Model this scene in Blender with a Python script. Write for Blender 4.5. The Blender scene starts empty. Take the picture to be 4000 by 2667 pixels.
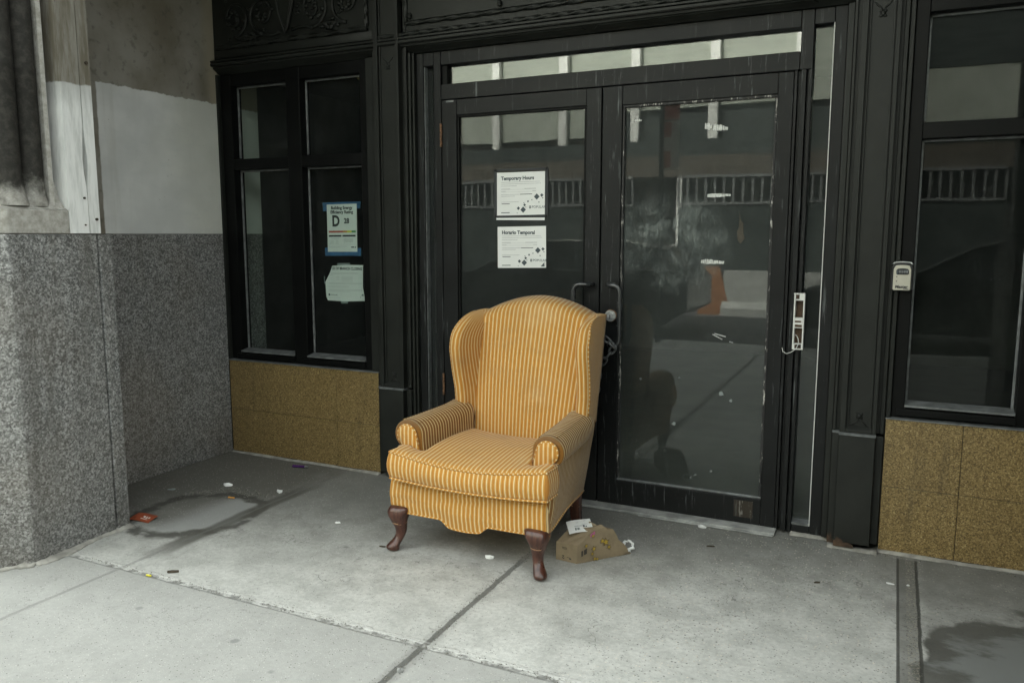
import bpy, bmesh, math, random
from math import sin, cos, pi, radians, sqrt, exp
from mathutils import Vector, Matrix
random.seed(7)
S = bpy.context.scene
COL = S.collection

# ------------------------------------------------------------------ camera, sky, sun, exposure
cd = bpy.data.cameras.new("camera"); cam = bpy.data.objects.new("camera", cd); COL.objects.link(cam)
cd.sensor_width = 36; cd.lens = 28; cd.clip_end = 500; cd.clip_start = 0.05
cam.location = (0, -3.66, 1.36)
cam.rotation_euler = (radians(90 - 7.65), 0, radians(25.6))
S.camera = cam

SUN_DIR = Vector((-0.22, 0.80, 1.0)).normalized()           # towards the sun: behind the building, so this side of the street is in shade
w = bpy.data.worlds.new("World"); S.world = w; w.use_nodes = True
nt = w.node_tree; nt.nodes.clear()
sky = nt.nodes.new('ShaderNodeTexSky'); sky.sky_type = 'NISHITA'; sky.sun_disc = False
sky.sun_elevation = math.asin(SUN_DIR.z); sky.sun_rotation = math.atan2(SUN_DIR.x, SUN_DIR.y)
sky.air_density = 1.0; sky.dust_density = 4.0; sky.ozone_density = 1.0
hs = nt.nodes.new('ShaderNodeHueSaturation'); hs.inputs['Saturation'].default_value = 0.16
bg = nt.nodes.new('ShaderNodeBackground'); bg.inputs['Strength'].default_value = 0.15
wo = nt.nodes.new('ShaderNodeOutputWorld')
tint = nt.nodes.new('ShaderNodeMix'); tint.data_type = 'RGBA'; tint.blend_type = 'MULTIPLY'; tint.inputs[0].default_value = 1.0
tint.inputs[7].default_value = (0.985, 1.02, 0.945, 1)                       # hazy city sky, a little warm
nt.links.new(sky.outputs[0], hs.inputs['Color']); nt.links.new(hs.outputs[0], tint.inputs[6]); nt.links.new(tint.outputs[2], bg.inputs[0]); nt.links.new(bg.outputs[0], wo.inputs[0])
sl = bpy.data.lights.new("sun", 'SUN'); sl.energy = 3.0; sl.angle = radians(0.5); sl.color = (1, 0.97, 0.92)
so = bpy.data.objects.new("sun", sl); COL.objects.link(so); so.location = (-3, 12, 22)
so.rotation_euler = SUN_DIR.to_track_quat('Z', 'Y').to_euler()
S.view_settings.view_transform = 'Standard'; S.view_settings.look = 'None'
S.view_settings.exposure = 3.08; S.view_settings.gamma = 1.0
S.render.engine = 'CYCLES'
S.cycles.max_bounces = 10; S.cycles.transparent_max_bounces = 24; S.cycles.diffuse_bounces = 5
S.cycles.caustics_reflective = False; S.cycles.caustics_refractive = False
try:
    S.cycles.use_denoising = True; S.cycles.denoiser = 'OPENIMAGEDENOISE'
except Exception:
    pass

# ------------------------------------------------------------------ mesh helpers
class MB:
    """collects shapes (world coordinates) and links them as ONE mesh object"""
    def __init__(s):
        s.bm = bmesh.new(); s.uvl = s.bm.loops.layers.uv.new("UVMap")
    def face(s, pts, uv=None):
        vs = [s.bm.verts.new(p) for p in pts]
        f = s.bm.faces.new(vs)
        if uv:
            for l, u in zip(f.loops, uv): l[s.uvl].uv = u
        return f
    def box(s, x0, x1, y0, y1, z0, z1, bev=0.0):
        m = bmesh.ops.create_cube(s.bm, size=1)
        for v in m['verts']:
            v.co = Vector(((x0 + x1) / 2 + v.co.x * (x1 - x0), (y0 + y1) / 2 + v.co.y * (y1 - y0), (z0 + z1) / 2 + v.co.z * (z1 - z0)))
        if bev > 0:
            es = list({e for v in m['verts'] for e in v.link_edges})
            bmesh.ops.bevel(s.bm, geom=es, offset=bev, segments=2, affect='EDGES', profile=0.5)
        return s
    def loft(s, rings, closed=True, cap=True, uv=None):
        n = len(rings[0]); R = [[s.bm.verts.new(p) for p in r] for r in rings]
        m = n if closed else n - 1
        for i in range(len(R) - 1):
            for j in range(m):
                k = (j + 1) % n
                try:
                    f = s.bm.faces.new((R[i][j], R[i][k], R[i + 1][k], R[i + 1][j]))
                except ValueError:
                    continue
                if uv:
                    q = [(i, j), (i, j + 1), (i + 1, j + 1), (i + 1, j)]
                    for l, (a, b) in zip(f.loops, q): l[s.uvl].uv = uv(a, b)
        if cap and closed:
            for r, i in ((R[0], 0), (R[-1], len(R) - 1)):
                try:
                    f = s.bm.faces.new(r if i else r[::-1])
                except ValueError:
                    continue
                if uv:
                    idx = range(n) if i else range(n - 1, -1, -1)
                    for l, j in zip(f.loops, idx): l[s.uvl].uv = uv(i, j)
        return s
    def tube(s, pts, r, n=8, closed=False, uvs=None):
        P = [Vector(p) for p in pts]; N = len(P); rings = []; L = [0.0]
        for i in range(1, N): L.append(L[-1] + (P[i] - P[i - 1]).length)
        up = Vector((0, 0, 1)); prev = None
        for i in range(N):
            if closed: t = (P[(i + 1) % N] - P[i - 1])
            else: t = P[min(i + 1, N - 1)] - P[max(i - 1, 0)]
            t = t.normalized() if t.length > 1e-9 else Vector((1, 0, 0))
            if prev is None:
                a = t.cross(up)
                if a.length < 0.1: a = t.cross(Vector((0, 1, 0)))
            else:
                a = prev - t * prev.dot(t)
                if a.length < 1e-4: a = t.cross(up)
            a.normalize(); prev = a; b = t.cross(a)
            rr = r[i] if isinstance(r, (list, tuple)) else r
            rings.append([P[i] + (a * cos(2 * pi * k / n) + b * sin(2 * pi * k / n)) * rr for k in range(n)])
        if closed:
            rings.append(rings[0]); L.append(L[-1] + (P[0] - P[-1]).length)
        u = (lambda i, j: (L[i], j / n * 0.02)) if uvs is None else uvs
        s.loft(rings, True, not closed, u)
        return s
    def prism(s, poly, axis, a0, a1):
        """poly: 2d outline in the other two axes, swept along axis"""
        def P(p, a):
            return {'x': (a, p[0], p[1]), 'y': (p[0], a, p[1]), 'z': (p[0], p[1], a)}[axis]
        A = [s.bm.verts.new(P(p, a0)) for p in poly]; B = [s.bm.verts.new(P(p, a1)) for p in poly]
        n = len(poly)
        for i in range(n):
            s.bm.faces.new((A[i], A[(i + 1) % n], B[(i + 1) % n], B[i]))
        s.bm.faces.new(A[::-1]); s.bm.faces.new(B)
        return s
    def sphere(s, c, r, sx=1, sy=1, sz=1, u=12, v=8):
        m = bmesh.ops.create_uvsphere(s.bm, u_segments=u, v_segments=v, radius=r)
        for q in m['verts']: q.co = Vector((c[0] + q.co.x * sx, c[1] + q.co.y * sy, c[2] + q.co.z * sz))
        return s
    def cyl(s, c, r, h, axis='z', n=24, r2=None):
        m = bmesh.ops.create_cone(s.bm, cap_ends=True, segments=n, radius1=r, radius2=r if r2 is None else r2, depth=h)
        for q in m['verts']:
            x, y, z = q.co
            if axis == 'y': x, y, z = x, z, -y
            elif axis == 'x': x, y, z = z, y, -x
            q.co = Vector((c[0] + x, c[1] + y, c[2] + z))
        return s
    def build(s, name, mat, parent=None, smooth=False, sub=0, angle=None):
        bm = s.bm
        bmesh.ops.remove_doubles(bm, verts=bm.verts, dist=1e-6)
        bmesh.ops.recalc_face_normals(bm, faces=bm.faces)
        me = bpy.data.meshes.new(name); bm.to_mesh(me); bm.free()
        o = bpy.data.objects.new(name, me); COL.objects.link(o)
        me.materials.append(mat)
        if smooth:
            for p in me.polygons: p.use_smooth = True
        if angle is not None:
            me.set_sharp_from_angle(angle=radians(angle))
        if sub:
            md = o.modifiers.new("sub", 'SUBSURF'); md.levels = sub; md.render_levels = sub
        if parent is not None:
            o.parent = parent; q = parent; L = Vector((0, 0, 0))
            while q is not None: L += q.location; q = q.parent
            o.location = -L
        return o

def tag(o, label=None, cat=None, group=None, kind=None):
    if label: o['label'] = label
    if cat: o['category'] = cat
    if group: o['group'] = group
    if kind: o['kind'] = kind
    return o
def thing(name, label, cat, loc, group=None):
    o = bpy.data.objects.new(name, None); COL.objects.link(o); o.location = loc; o.empty_display_size = 0.05
    return tag(o, label, cat, group)

def text(name, body, size, x, z, y, mat, parent, align='LEFT', sx=1.0, shear=0.0, rot=None, bold=0.0):
    """lettering on a wall-parallel plane facing -y, converted to a real mesh"""
    c = bpy.data.curves.new("lettering", 'FONT'); c.body = body; c.size = size; c.align_x = align
    c.extrude = 0.00015; c.shear = shear; c.offset = bold; c.resolution_u = 3
    t = bpy.data.objects.new("tmp", c); COL.objects.link(t)
    dg = bpy.context.evaluated_depsgraph_get(); me = bpy.data.meshes.new_from_object(t.evaluated_get(dg))
    bpy.data.objects.remove(t); bpy.data.curves.remove(c)
    for v in me.vertices: v.co = Vector((x + v.co.x * sx, y - v.co.z, z + v.co.y))
    if rot is not None:
        for v in me.vertices: v.co = rot @ v.co
    me.materials.clear(); me.materials.append(mat)
    o = bpy.data.objects.new(name, me); COL.objects.link(o)
    if parent is not None:
        o.parent = parent; q = parent; L = Vector((0, 0, 0))
        while q is not None: L += q.location; q = q.parent
        o.location = -L
    return o

# ------------------------------------------------------------------ material helpers
class NM:
    def __init__(s, name):
        s.m = bpy.data.materials.new(name); s.m.use_nodes = True; s.t = s.m.node_tree; s.t.nodes.clear()
        s.out = s.t.nodes.new('ShaderNodeOutputMaterial'); s.tc = s.t.nodes.new('ShaderNodeTexCoord')
        s.obj = s.tc.outputs['Object']; s.uv = s.tc.outputs['UV']; s._xyz = None
    def n(s, k, **kw):
        q = s.t.nodes.new(k)
        for a, b in kw.items(): setattr(q, a, b)
        return q
    def set(s, sock, v):
        if hasattr(v, 'links') or isinstance(v, bpy.types.NodeSocket): s.t.links.new(v, sock)
        else: sock.default_value = v
    def math(s, op, a, b=0.0, c=None, clamp=False):
        q = s.n('ShaderNodeMath', operation=op, use_clamp=clamp); s.set(q.inputs[0], a); s.set(q.inputs[1], b)
        if c is not None: s.set(q.inputs[2], c)
        return q.outputs[0]
    def add(s, a, b): return s.math('ADD', a, b)
    def sub(s, a, b): return s.math('SUBTRACT', a, b)
    def mul(s, a, b, clamp=False): return s.math('MULTIPLY', a, b, clamp=clamp)
    def mx(s, a, b): return s.math('MAXIMUM', a, b)
    def mn(s, a, b): return s.math('MINIMUM', a, b)
    def inv(s, a): return s.math('SUBTRACT', 1.0, a)
    def abs(s, a): return s.math('ABSOLUTE', a)
    def xyz(s, v=None):
        if v is None:
            if s._xyz is None:
                q = s.n('ShaderNodeSeparateXYZ'); s.set(q.inputs[0], s.obj); s._xyz = q.outputs
            return s._xyz
        q = s.n('ShaderNodeSeparateXYZ'); s.set(q.inputs[0], v); return q.outputs
    def map(s, v=None, scale=(1, 1, 1), loc=(0, 0, 0), rot=(0, 0, 0)):
        q = s.n('ShaderNodeMapping'); s.set(q.inputs[0], s.obj if v is None else v)
        q.inputs[1].default_value = loc; q.inputs[2].default_value = rot; q.inputs[3].default_value = scale
        return q.outputs[0]
    def noise(s, scale, detail=4, rough=0.55, v=None, dist=0.0):
        q = s.n('ShaderNodeTexNoise'); s.set(q.inputs['Vector'], s.obj if v is None else v)
        q.inputs['Scale'].default_value = scale; q.inputs['Detail'].default_value = detail; q.inputs['Roughness'].default_value = rough
        q.inputs['Distortion'].default_value = dist
        return q.outputs['Fac']
    def vor(s, scale, out='Distance', v=None, feature='F1', rnd=1.0):
        q = s.n('ShaderNodeTexVoronoi', feature=feature); s.set(q.inputs['Vector'], s.obj if v is None else v)
        q.inputs['Scale'].default_value = scale; q.inputs['Randomness'].default_value = rnd
        return q.outputs[out]
    def ramp(s, f, stops, mode='LINEAR'):
        q = s.n('ShaderNodeValToRGB'); q.color_ramp.interpolation = mode; e = q.color_ramp.elements
        while len(e) < len(stops): e.new(0.5)
        for k, (p, c) in enumerate(stops):
            e[k].position = p; e[k].color = (c, c, c, 1) if isinstance(c, (int, float)) else (c[0], c[1], c[2], 1)
        s.set(q.inputs[0], f); return q.outputs[0]
    def step(s, f, a, b):
        """0 below a, 1 above b (a may be larger than b)"""
        q = s.n('ShaderNodeMapRange'); q.clamp = True; q.interpolation_type = 'SMOOTHSTEP'
        s.set(q.inputs[0], f); q.inputs[1].default_value = a; q.inputs[2].default_value = b
        if a > b:
            q.inputs[1].default_value = b; q.inputs[2].default_value = a; q.inputs[3].default_value = 1; q.inputs[4].default_value = 0
        return q.outputs[0]
    def mix(s, f, a, b, blend='MIX'):
        q = s.n('ShaderNodeMix', data_type='RGBA', blend_type=blend)
        s.set(q.inputs[0], f)
        for k, v in ((6, a), (7, b)):
            if isinstance(v, tuple): v = (v[0], v[1], v[2], 1)
            elif isinstance(v, (int, float)): v = (v, v, v, 1)
            s.set(q.inputs[k], v)
        return q.outputs[2]
    def band(s, x, c, hw, soft=0.004):
        return s.step(s.abs(s.sub(x, c)), hw + soft, hw)
    def bump(s, h, strength=0.3, dist=0.01, prev=None):
        q = s.n('ShaderNodeBump'); q.inputs['Strength'].default_value = strength; q.inputs['Distance'].default_value = dist
        s.set(q.inputs['Height'], h)
        if prev is not None: s.set(q.inputs['Normal'], prev)
        return q.outputs[0]
    def finish(s, col, rough=0.6, normal=None, metal=0.0, spec=0.5, coat=0.0, sheen=0.0):
        p = s.n('ShaderNodeBsdfPrincipled')
        if isinstance(col, tuple): col = (col[0], col[1], col[2], 1)
        s.set(p.inputs['Base Color'], col); s.set(p.inputs['Roughness'], rough); s.set(p.inputs['Metallic'], metal)
        s.set(p.inputs['Specular IOR Level'], spec); s.set(p.inputs['Coat Weight'], coat); s.set(p.inputs['Sheen Weight'], sheen)
        if normal is not None: s.set(p.inputs['Normal'], normal)
        s.t.links.new(p.outputs[0], s.out.inputs[0]); s.p = p
        return s.m

def simple(name, col, rough=0.6, var=0.25, scale=30, metal=0.0, bump=0.15, spec=0.5):
    g = NM(name); f = g.noise(scale, 5)
    c2 = tuple(min(1, c * (1 + var)) for c in col); c1 = tuple(c * (1 - var) for c in col)
    c = g.mix(g.step(f, 0.3, 0.7), c1, c2)
    return g.finish(c, g.math('MULTIPLY_ADD', f, 0.2, rough - 0.1), g.bump(g.noise(scale * 3, 4), bump, 0.003), metal, spec)

def mat_iron(name, col, rough=0.42, scuff=0.0, chips=0.0, spec=0.25):
    g = NM(name); x, y, z = g.xyz()
    f = g.noise(7, 6, 0.6); f2 = g.noise(60, 4)
    c = g.mix(g.step(f, 0.3, 0.7), tuple(k * 0.8 for k in col), tuple(k * 1.25 for k in col))
    dust = g.mul(g.noise(2.2, 5), g.step(z, 0.6, 0.0))
    c = g.mix(g.mul(dust, 0.14), c, (0.07, 0.068, 0.062))
    if scuff:
        st = g.noise(1.0, 6, 0.7, g.map(scale=(55, 55, 3.2)))
        msk = g.mul(g.step(st, 0.56, 0.70), g.step(g.noise(2.2, 4), 0.40, 0.60))
        c = g.mix(g.mul(msk, scuff), c, (0.20, 0.22, 0.22))
        sp = g.step(g.vor(120), 0.10, 0.05); sp = g.mul(sp, g.step(g.noise(9, 3), 0.55, 0.65))
        c = g.mix(g.mul(sp, 0.8), c, (0.35, 0.35, 0.33))
    if chips:
        ch = g.step(g.noise(1, 6, 0.75, g.map(scale=(70, 70, 14))), 0.56, 0.60)
        c = g.mix(g.mul(ch, chips), c, (0.55, 0.54, 0.50))
    nrm = g.bump(f2, 0.12, 0.002); nrm = g.bump(g.noise(14, 3), 0.10, 0.006, nrm)
    return g.finish(c, g.math('MULTIPLY_ADD', f, 0.3, rough - 0.15), nrm, 0.0, spec)

def mat_granite():
    g = NM("granite"); x, y, z = g.xyz()
    mp = g.map(scale=(1, 1, 1))
    cr = g.n('ShaderNodeSeparateColor'); g.set(cr.inputs[0], g.vor(135, 'Color')); r = cr.outputs[0]
    cr2 = g.n('ShaderNodeSeparateColor'); g.set(cr2.inputs[0], g.vor(270, 'Color')); r2 = cr2.outputs[1]
    mixr = g.add(g.mul(r, 0.62), g.mul(r2, 0.38))
    mixr = g.add(mixr, g.mul(g.sub(g.noise(34, 4), 0.5), 0.55))
    c = g.ramp(mixr, [(0.0, (0.045, 0.046, 0.045)), (0.28, (0.095, 0.096, 0.094)), (0.50, (0.168, 0.170, 0.165)), (0.72, (0.265, 0.266, 0.258)), (1.0, (0.42, 0.42, 0.408))])
    cr3 = g.n('ShaderNodeSeparateColor'); g.set(cr3.inputs[0], g.vor(62, 'Color'))
    pb = g.mul(g.step(g.vor(62), 0.5, 0.3), g.step(cr3.outputs[0], 0.80, 0.84)); c = g.mix(g.mul(pb, 0.55), c, (0.42, 0.42, 0.41))
    db = g.mul(g.step(g.vor(62), 0.5, 0.3), g.step(cr3.outputs[1], 0.85, 0.88)); c = g.mix(g.mul(db, 0.55), c, (0.05, 0.05, 0.05))
    lar = g.noise(1.3, 4); c = g.mix(g.mul(g.step(lar, 0.4, 0.75), 0.30), c, (0.16, 0.125, 0.085))
    st = g.noise(1.0, 5, 0.6, g.map(scale=(9, 9, 0.7)))
    c = g.mix(g.mul(g.step(st, 0.5, 0.75), 0.45), c, (0.07, 0.065, 0.055))
    grime = g.mul(g.step(z, 0.35, 0.0), 0.45); c = g.mix(g.mul(grime, g.noise(5, 4)), c, (0.045, 0.042, 0.035))
    return g.finish(c, g.math('MULTIPLY_ADD', r, 0.25, 0.34), g.bump(r2, 0.10, 0.002), 0, 0.45)

def mat_brown():
    g = NM("brown_agglomerate")
    cr = g.n('ShaderNodeSeparateColor'); g.set(cr.inputs[0], g.vor(210, 'Color')); r = cr.outputs[0]
    cr2 = g.n('ShaderNodeSeparateColor'); g.set(cr2.inputs[0], g.vor(420, 'Color'))
    f = g.add(g.mul(r, 0.6), g.mul(cr2.outputs[0], 0.4))
    c = g.ramp(f, [(0.0, (0.045, 0.030, 0.012)), (0.30, (0.130, 0.088, 0.034)), (0.55, (0.215, 0.148, 0.056)), (0.78, (0.315, 0.228, 0.098)), (1.0, (0.47, 0.38, 0.20))])
    lar = g.noise(2.0, 4); c = g.mix(g.mul(g.step(lar, 0.35, 0.75), 0.25), c, (0.11, 0.075, 0.032))
    c = g.mix(g.mul(g.step(g.noise(1, 4, 0.6, g.map(scale=(14, 14, 1.4))), 0.52, 0.75), 0.35), c, (0.06, 0.045, 0.025))
    return g.finish(c, 0.38, g.bump(r, 0.06, 0.001), 0, 0.5)

def mat_plaster():
    """reveal wall: white-painted up to about 2.13 m with a ragged edge, sooty stone above"""
    g = NM("painted_plaster"); x, y, z = g.xyz()
    edge = g.add(z, g.mul(g.sub(g.noise(22, 4), 0.5), 0.035))
    inpaint = g.mul(g.step(edge, 2.135, 2.127), g.step(g.add(y, g.mul(g.sub(g.noise(15, 3), 0.5), 0.012)), -0.802, -0.794))
    f = g.noise(3, 5); f2 = g.noise(26, 5)
    paint = g.mix(g.step(f, 0.35, 0.7), (0.55, 0.56, 0.545), (0.67, 0.675, 0.655))
    paint = g.mix(g.mul(g.step(g.noise(1, 5, 0.6, g.map(scale=(16, 16, 1.2))), 0.5, 0.8), 0.30), paint, (0.36, 0.35, 0.30))
    paint = g.mix(g.mul(g.step(g.vor(30), 0.10, 0.04), g.step(g.noise(6, 2), 0.58, 0.66)), paint, (0.22, 0.22, 0.20))
    paint = g.mix(g.mul(g.step(g.add(y, g.mul(g.sub(g.noise(2, 4), 0.5), 0.9)), -0.55, 0.0), 0.45), paint, (0.52, 0.53, 0.44))
    paint = g.mix(g.mul(g.step(g.noise(1, 6, 0.7, g.map(scale=(8, 8, 30))), 0.5, 0.75), 0.16), paint, (0.40, 0.42, 0.42))
    up = g.mix(g.step(g.noise(2.1, 5), 0.35, 0.7), (0.155, 0.138, 0.103), (0.28, 0.268, 0.235))
    up = g.mix(g.mul(g.step(f2, 0.55, 0.7), 0.45), up, (0.08, 0.075, 0.06))
    low = g.step(g.add(y, g.mul(g.sub(f, 0.5), 0.1)), -0.10, -0.02)
    up = g.mix(g.mul(low, 0.8), up, (0.30, 0.27, 0.20))
    c = g.mix(inpaint, up, paint)
    return g.finish(c, 0.72, g.bump(g.add(f2, g.mul(inpaint, 0.6)), 0.25, 0.004), 0, 0.3)

def mat_stone(name, soot=0.95):
    g = NM(name); x, y, z = g.xyz()
    f = g.noise(34, 6, 0.7); l = g.noise(2.4, 4)
    lo = g.mix(g.step(f, 0.3, 0.7), (0.24, 0.23, 0.20), (0.40, 0.39, 0.36))
    hi = g.mix(g.step(f, 0.42, 0.75), (0.0085, 0.0078, 0.0062), (0.030, 0.027, 0.021))
    h = g.add(z, g.mul(g.sub(g.noise(9, 5, 0.7), 0.5), 0.34))
    m = g.mul(g.step(h, 1.44, 1.60), soot)
    c = g.mix(m, lo, hi)
    c = g.mix(g.mul(g.step(l, 0.5, 0.75), 0.25), c, (0.13, 0.11, 0.08))
    return g.finish(c, 0.8, g.bump(f, 0.35, 0.004), 0, 0.25)

def mat_board():
    g = NM("painted_board"); x, y, z = g.xyz()
    f = g.noise(1, 6, 0.7, g.map(scale=(40, 40, 5)))
    e = g.add(z, g.mul(g.sub(g.noise(14, 3), 0.5), 0.03))
    c = g.mix(g.step(f, 0.4, 0.72), (0.70, 0.705, 0.685), (0.50, 0.51, 0.49))
    c = g.mix(g.mul(g.step(e, 1.86, 2.0), 0.45), c, (0.22, 0.225, 0.21))
    c = g.mix(g.step(e, 1.985, 1.995), c, g.mix(g.step(f, 0.35, 0.7), (0.13, 0.115, 0.085), (0.24, 0.23, 0.20)))
    sp = g.mul(g.step(g.vor(13), 0.13, 0.06), g.step(g.noise(3, 2), 0.5, 0.56)); c = g.mix(g.mul(sp, 0.8), c, (0.12, 0.115, 0.10))
    return g.finish(c, 0.65, g.bump(f, 0.3, 0.003), 0, 0.35)

def mat_concrete():
    g = NM("sidewalk_concrete"); x, y, z = g.xyz()
    nA = g.noise(1.1, 6, 0.6); nB = g.noise(7, 6, 0.65); nC = g.noise(60, 4, 0.6); nD = g.noise(190, 2)
    c = g.mix(g.step(nA, 0.32, 0.68), (0.50, 0.50, 0.468), (0.61, 0.608, 0.572))
    c = g.mix(g.mul(g.step(nB, 0.38, 0.68), 0.60), c, (0.34, 0.34, 0.315))
    c = g.mix(g.mul(g.step(nC, 0.38, 0.62), 0.34), c, (0.31, 0.31, 0.295))
    c = g.mix(g.mul(g.step(nD, 0.52, 0.75), 0.30), c, (0.50, 0.49, 0.46))
    nE = g.noise(2.7, 7, 0.72); c = g.mix(g.mul(g.step(nE, 0.52, 0.70), 0.34), c, (0.17, 0.168, 0.152))
    crk = g.mul(g.step(g.abs(g.sub(g.noise(1.7, 5, 0.6), 0.5)), 0.0028, 0.0008), g.step(g.noise(1.3, 2), 0.48, 0.56)); c = g.mix(g.mul(crk, 0.6), c, (0.12, 0.12, 0.11))
    fl = g.mul(g.step(g.noise(30, 5, 0.75), 0.60, 0.70), g.step(g.noise(1.9, 4), 0.40, 0.60)); c = g.mix(g.mul(fl, 0.45), c, (0.15, 0.15, 0.138))
    # outer row of slabs toned darker in the colour to offset strong sky light
    wob = g.mul(g.sub(g.noise(11, 4), 0.5), 0.016); wob2 = g.mul(g.sub(g.noise(3.5, 4), 0.5), 0.02)
    yA = g.add(y, wob)
    outer = g.step(yA, -1.53, -1.545)
    c = g.mix(g.mul(outer, 0.66), c, (0.315, 0.315, 0.298))
    # grime and painted shade towards wall and left pier, then left recess dirt
    grime_shade = g.mul(g.step(g.add(g.sub(y, g.mul(x, 0.22)), g.mul(nB, 0.45)), -0.80, 0.40), 0.80); c = g.mix(grime_shade, c, (0.125, 0.124, 0.110))
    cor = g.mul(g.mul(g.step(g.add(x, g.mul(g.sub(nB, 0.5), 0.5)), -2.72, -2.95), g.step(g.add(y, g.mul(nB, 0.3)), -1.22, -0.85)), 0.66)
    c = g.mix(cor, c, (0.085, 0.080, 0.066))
    # exposed aggregate, mostly on the right hand slab
    pebr = g.n('ShaderNodeSeparateColor'); g.set(pebr.inputs[0], g.vor(85, 'Color'))
    peb = g.mul(g.step(g.vor(85), 0.36, 0.22), g.step(pebr.outputs[1], 0.60, 0.66))
    agg = g.mul(peb, g.mul(g.step(g.add(x, g.mul(nA, 1.1)), -0.75, 0.05), inner_mask(g, outer, nA)))
    pc = g.ramp(pebr.outputs[0], [(0, (0.10, 0.10, 0.10)), (0.45, (0.24, 0.23, 0.21)), (0.7, (0.55, 0.50, 0.42)), (1, (0.66, 0.60, 0.52))])
    c = g.mix(g.mul(agg, 0.85), c, pc)
    fs = g.n('ShaderNodeSeparateColor'); g.set(fs.inputs[0], g.vor(150, 'Color'))
    fsp = g.mul(g.step(g.vor(150), 0.36, 0.2), g.step(fs.outputs[0], 0.88, 0.91)); c = g.mix(g.mul(fsp, 0.75), c, (0.60, 0.59, 0.56))
    fdk = g.mul(g.step(g.vor(150), 0.38, 0.2), g.step(fs.outputs[0], 0.09, 0.06)); c = g.mix(g.mul(fdk, 0.75), c, (0.06, 0.06, 0.055))
    # chewing gum, flattened and grey
    gr = g.n('ShaderNodeSeparateColor'); gmap = g.map(scale=(1, 1, 0)); g.set(gr.inputs[0], g.vor(4.2, 'Color', gmap))
    gv = g.add(g.vor(4.2, v=gmap), g.mul(g.sub(g.noise(24, 2), 0.5), 0.05))
    gum = g.mul(g.step(gv, 0.085, 0.05), g.step(gr.outputs[0], 0.45, 1.0)); c = g.mix(g.mul(gum, 0.75), c, (0.17, 0.175, 0.17))
    # stain with a tide mark left of the chair
    ex = g.math('DIVIDE', g.sub(x, -3.02), 0.26); ey = g.math('DIVIDE', g.sub(y, -0.93), 0.27)
    ed = g.math('SQRT', g.add(g.mul(ex, ex), g.mul(ey, ey))); ed = g.add(ed, g.mul(g.sub(g.noise(5, 5), 0.5), 0.75))
    c = g.mix(g.mul(g.mul(g.step(ed, 1.0, 0.85), g.step(x, -3.15, -2.95)), 0.65), c, (0.36, 0.365, 0.355))
    c = g.mix(g.mul(g.mul(g.band(ed, 1.08, 0.05, 0.14), g.step(g.noise(13, 4), 0.30, 0.5)), 0.80), c, (0.045, 0.043, 0.036))
    # wet patch bottom right
    wx = g.math('DIVIDE', g.sub(x, 0.47), 0.33); wy = g.math('DIVIDE', g.sub(y, -0.93), 0.44)
    wd = g.math('SQRT', g.add(g.mul(wx, wx), g.mul(wy, wy))); wd = g.add(wd, g.mul(g.sub(g.noise(5, 4, 0.55), 0.5), 0.6))
    wet = g.step(wd, 1.04, 0.96); wet2 = g.step(g.add(g.add(g.mul(x, 0.9), y), g.mul(g.sub(g.noise(8, 5), 0.5), 0.10)), 0.005, 0.04)
    wet2 = g.mul(wet2, g.step(y, -0.36, -0.40)); wet = g.mx(wet, wet2)
    c = g.mix(g.mul(wet, 0.90), c, (0.036, 0.035, 0.029))
    pale = g.mul(g.step(g.add(wd, g.mul(g.sub(g.noise(1, 5, 0.6, g.map(scale=(7, 13, 1), rot=(0, 0, -0.4))), 0.5), 1.5)), 0.86, 0.50), wet)
    c = g.mix(g.mul(pale, 0.80), c, (0.27, 0.285, 0.28))
    drk = g.mul(g.step(x, -0.55, 0.25), g.step(g.noise(1.8, 4), 0.42, 0.66)); c = g.mix(g.mul(drk, 0.45), c, (0.19, 0.187, 0.170))
    c = g.mix(g.mul(g.step(x, 0.12, 0.20), 0.42), c, (0.115, 0.114, 0.102))
    # scuffed black marks around the chair
    sx = g.math('DIVIDE', g.sub(x, -1.72), 0.55); sy = g.math('DIVIDE', g.sub(y, -1.02), 0.22)
    sd = g.add(g.mul(sx, sx), g.mul(sy, sy))
    scf = g.mul(g.step(sd, 1.3, 0.3), g.step(g.noise(17, 6, 0.75), 0.56, 0.70)); c = g.mix(g.mul(scf, 0.75), c, (0.075, 0.078, 0.072))
    # joints
    xB = g.add(x, wob); lineB = g.mul(g.band(xB, -1.345, 0.008, 0.006), g.step(g.add(y, g.mul(nB, 0.25)), -0.52, -0.75))
    wideB = g.mul(g.band(xB, -1.345, 0.020, 0.02), g.step(y, -0.9, -1.7))
    lineC = g.band(g.add(x, wob2), -2.805, 0.006, 0.006)
    gut = g.mul(g.band(g.add(x, g.mul(wob2, 3.0)), -2.80, 0.030, 0.035), g.mul(g.step(y, -1.45, -1.2), g.step(y, -0.25, -0.5)))
    lineA = g.band(yA, -1.535, 0.008, 0.01)
    lipA = g.mul(g.band(g.add(y, g.mul(wob, 2)), -1.522, 0.012, 0.012), g.step(g.noise(40, 4), 0.40, 0.60))
    rr = g.mx(g.band(x, 0.082, 0.003, 0.003), g.band(g.add(x, g.mul(wob, 0.6)), 0.150, 0.003, 0.004))
    rb = g.band(g.add(x, wob), 0.118, 0.034, 0.006)
    cut = g.step(y, -0.03, -0.06)
    c = g.mix(g.mul(g.mul(rb, cut), 0.62), c, (0.10, 0.098, 0.085))
    c = g.mix(g.mul(g.mul(g.mul(g.band(x, 0.128, 0.014, 0.008), g.step(g.noise(120, 3), 0.52, 0.62)), cut), 0.8), c, (0.33, 0.30, 0.24))
    c = g.mix(g.mul(g.mul(rr, cut), 0.85), c, (0.045, 0.045, 0.04))
    c = g.mix(g.mul(wideB, 0.35), c, (0.16, 0.158, 0.145))
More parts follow.
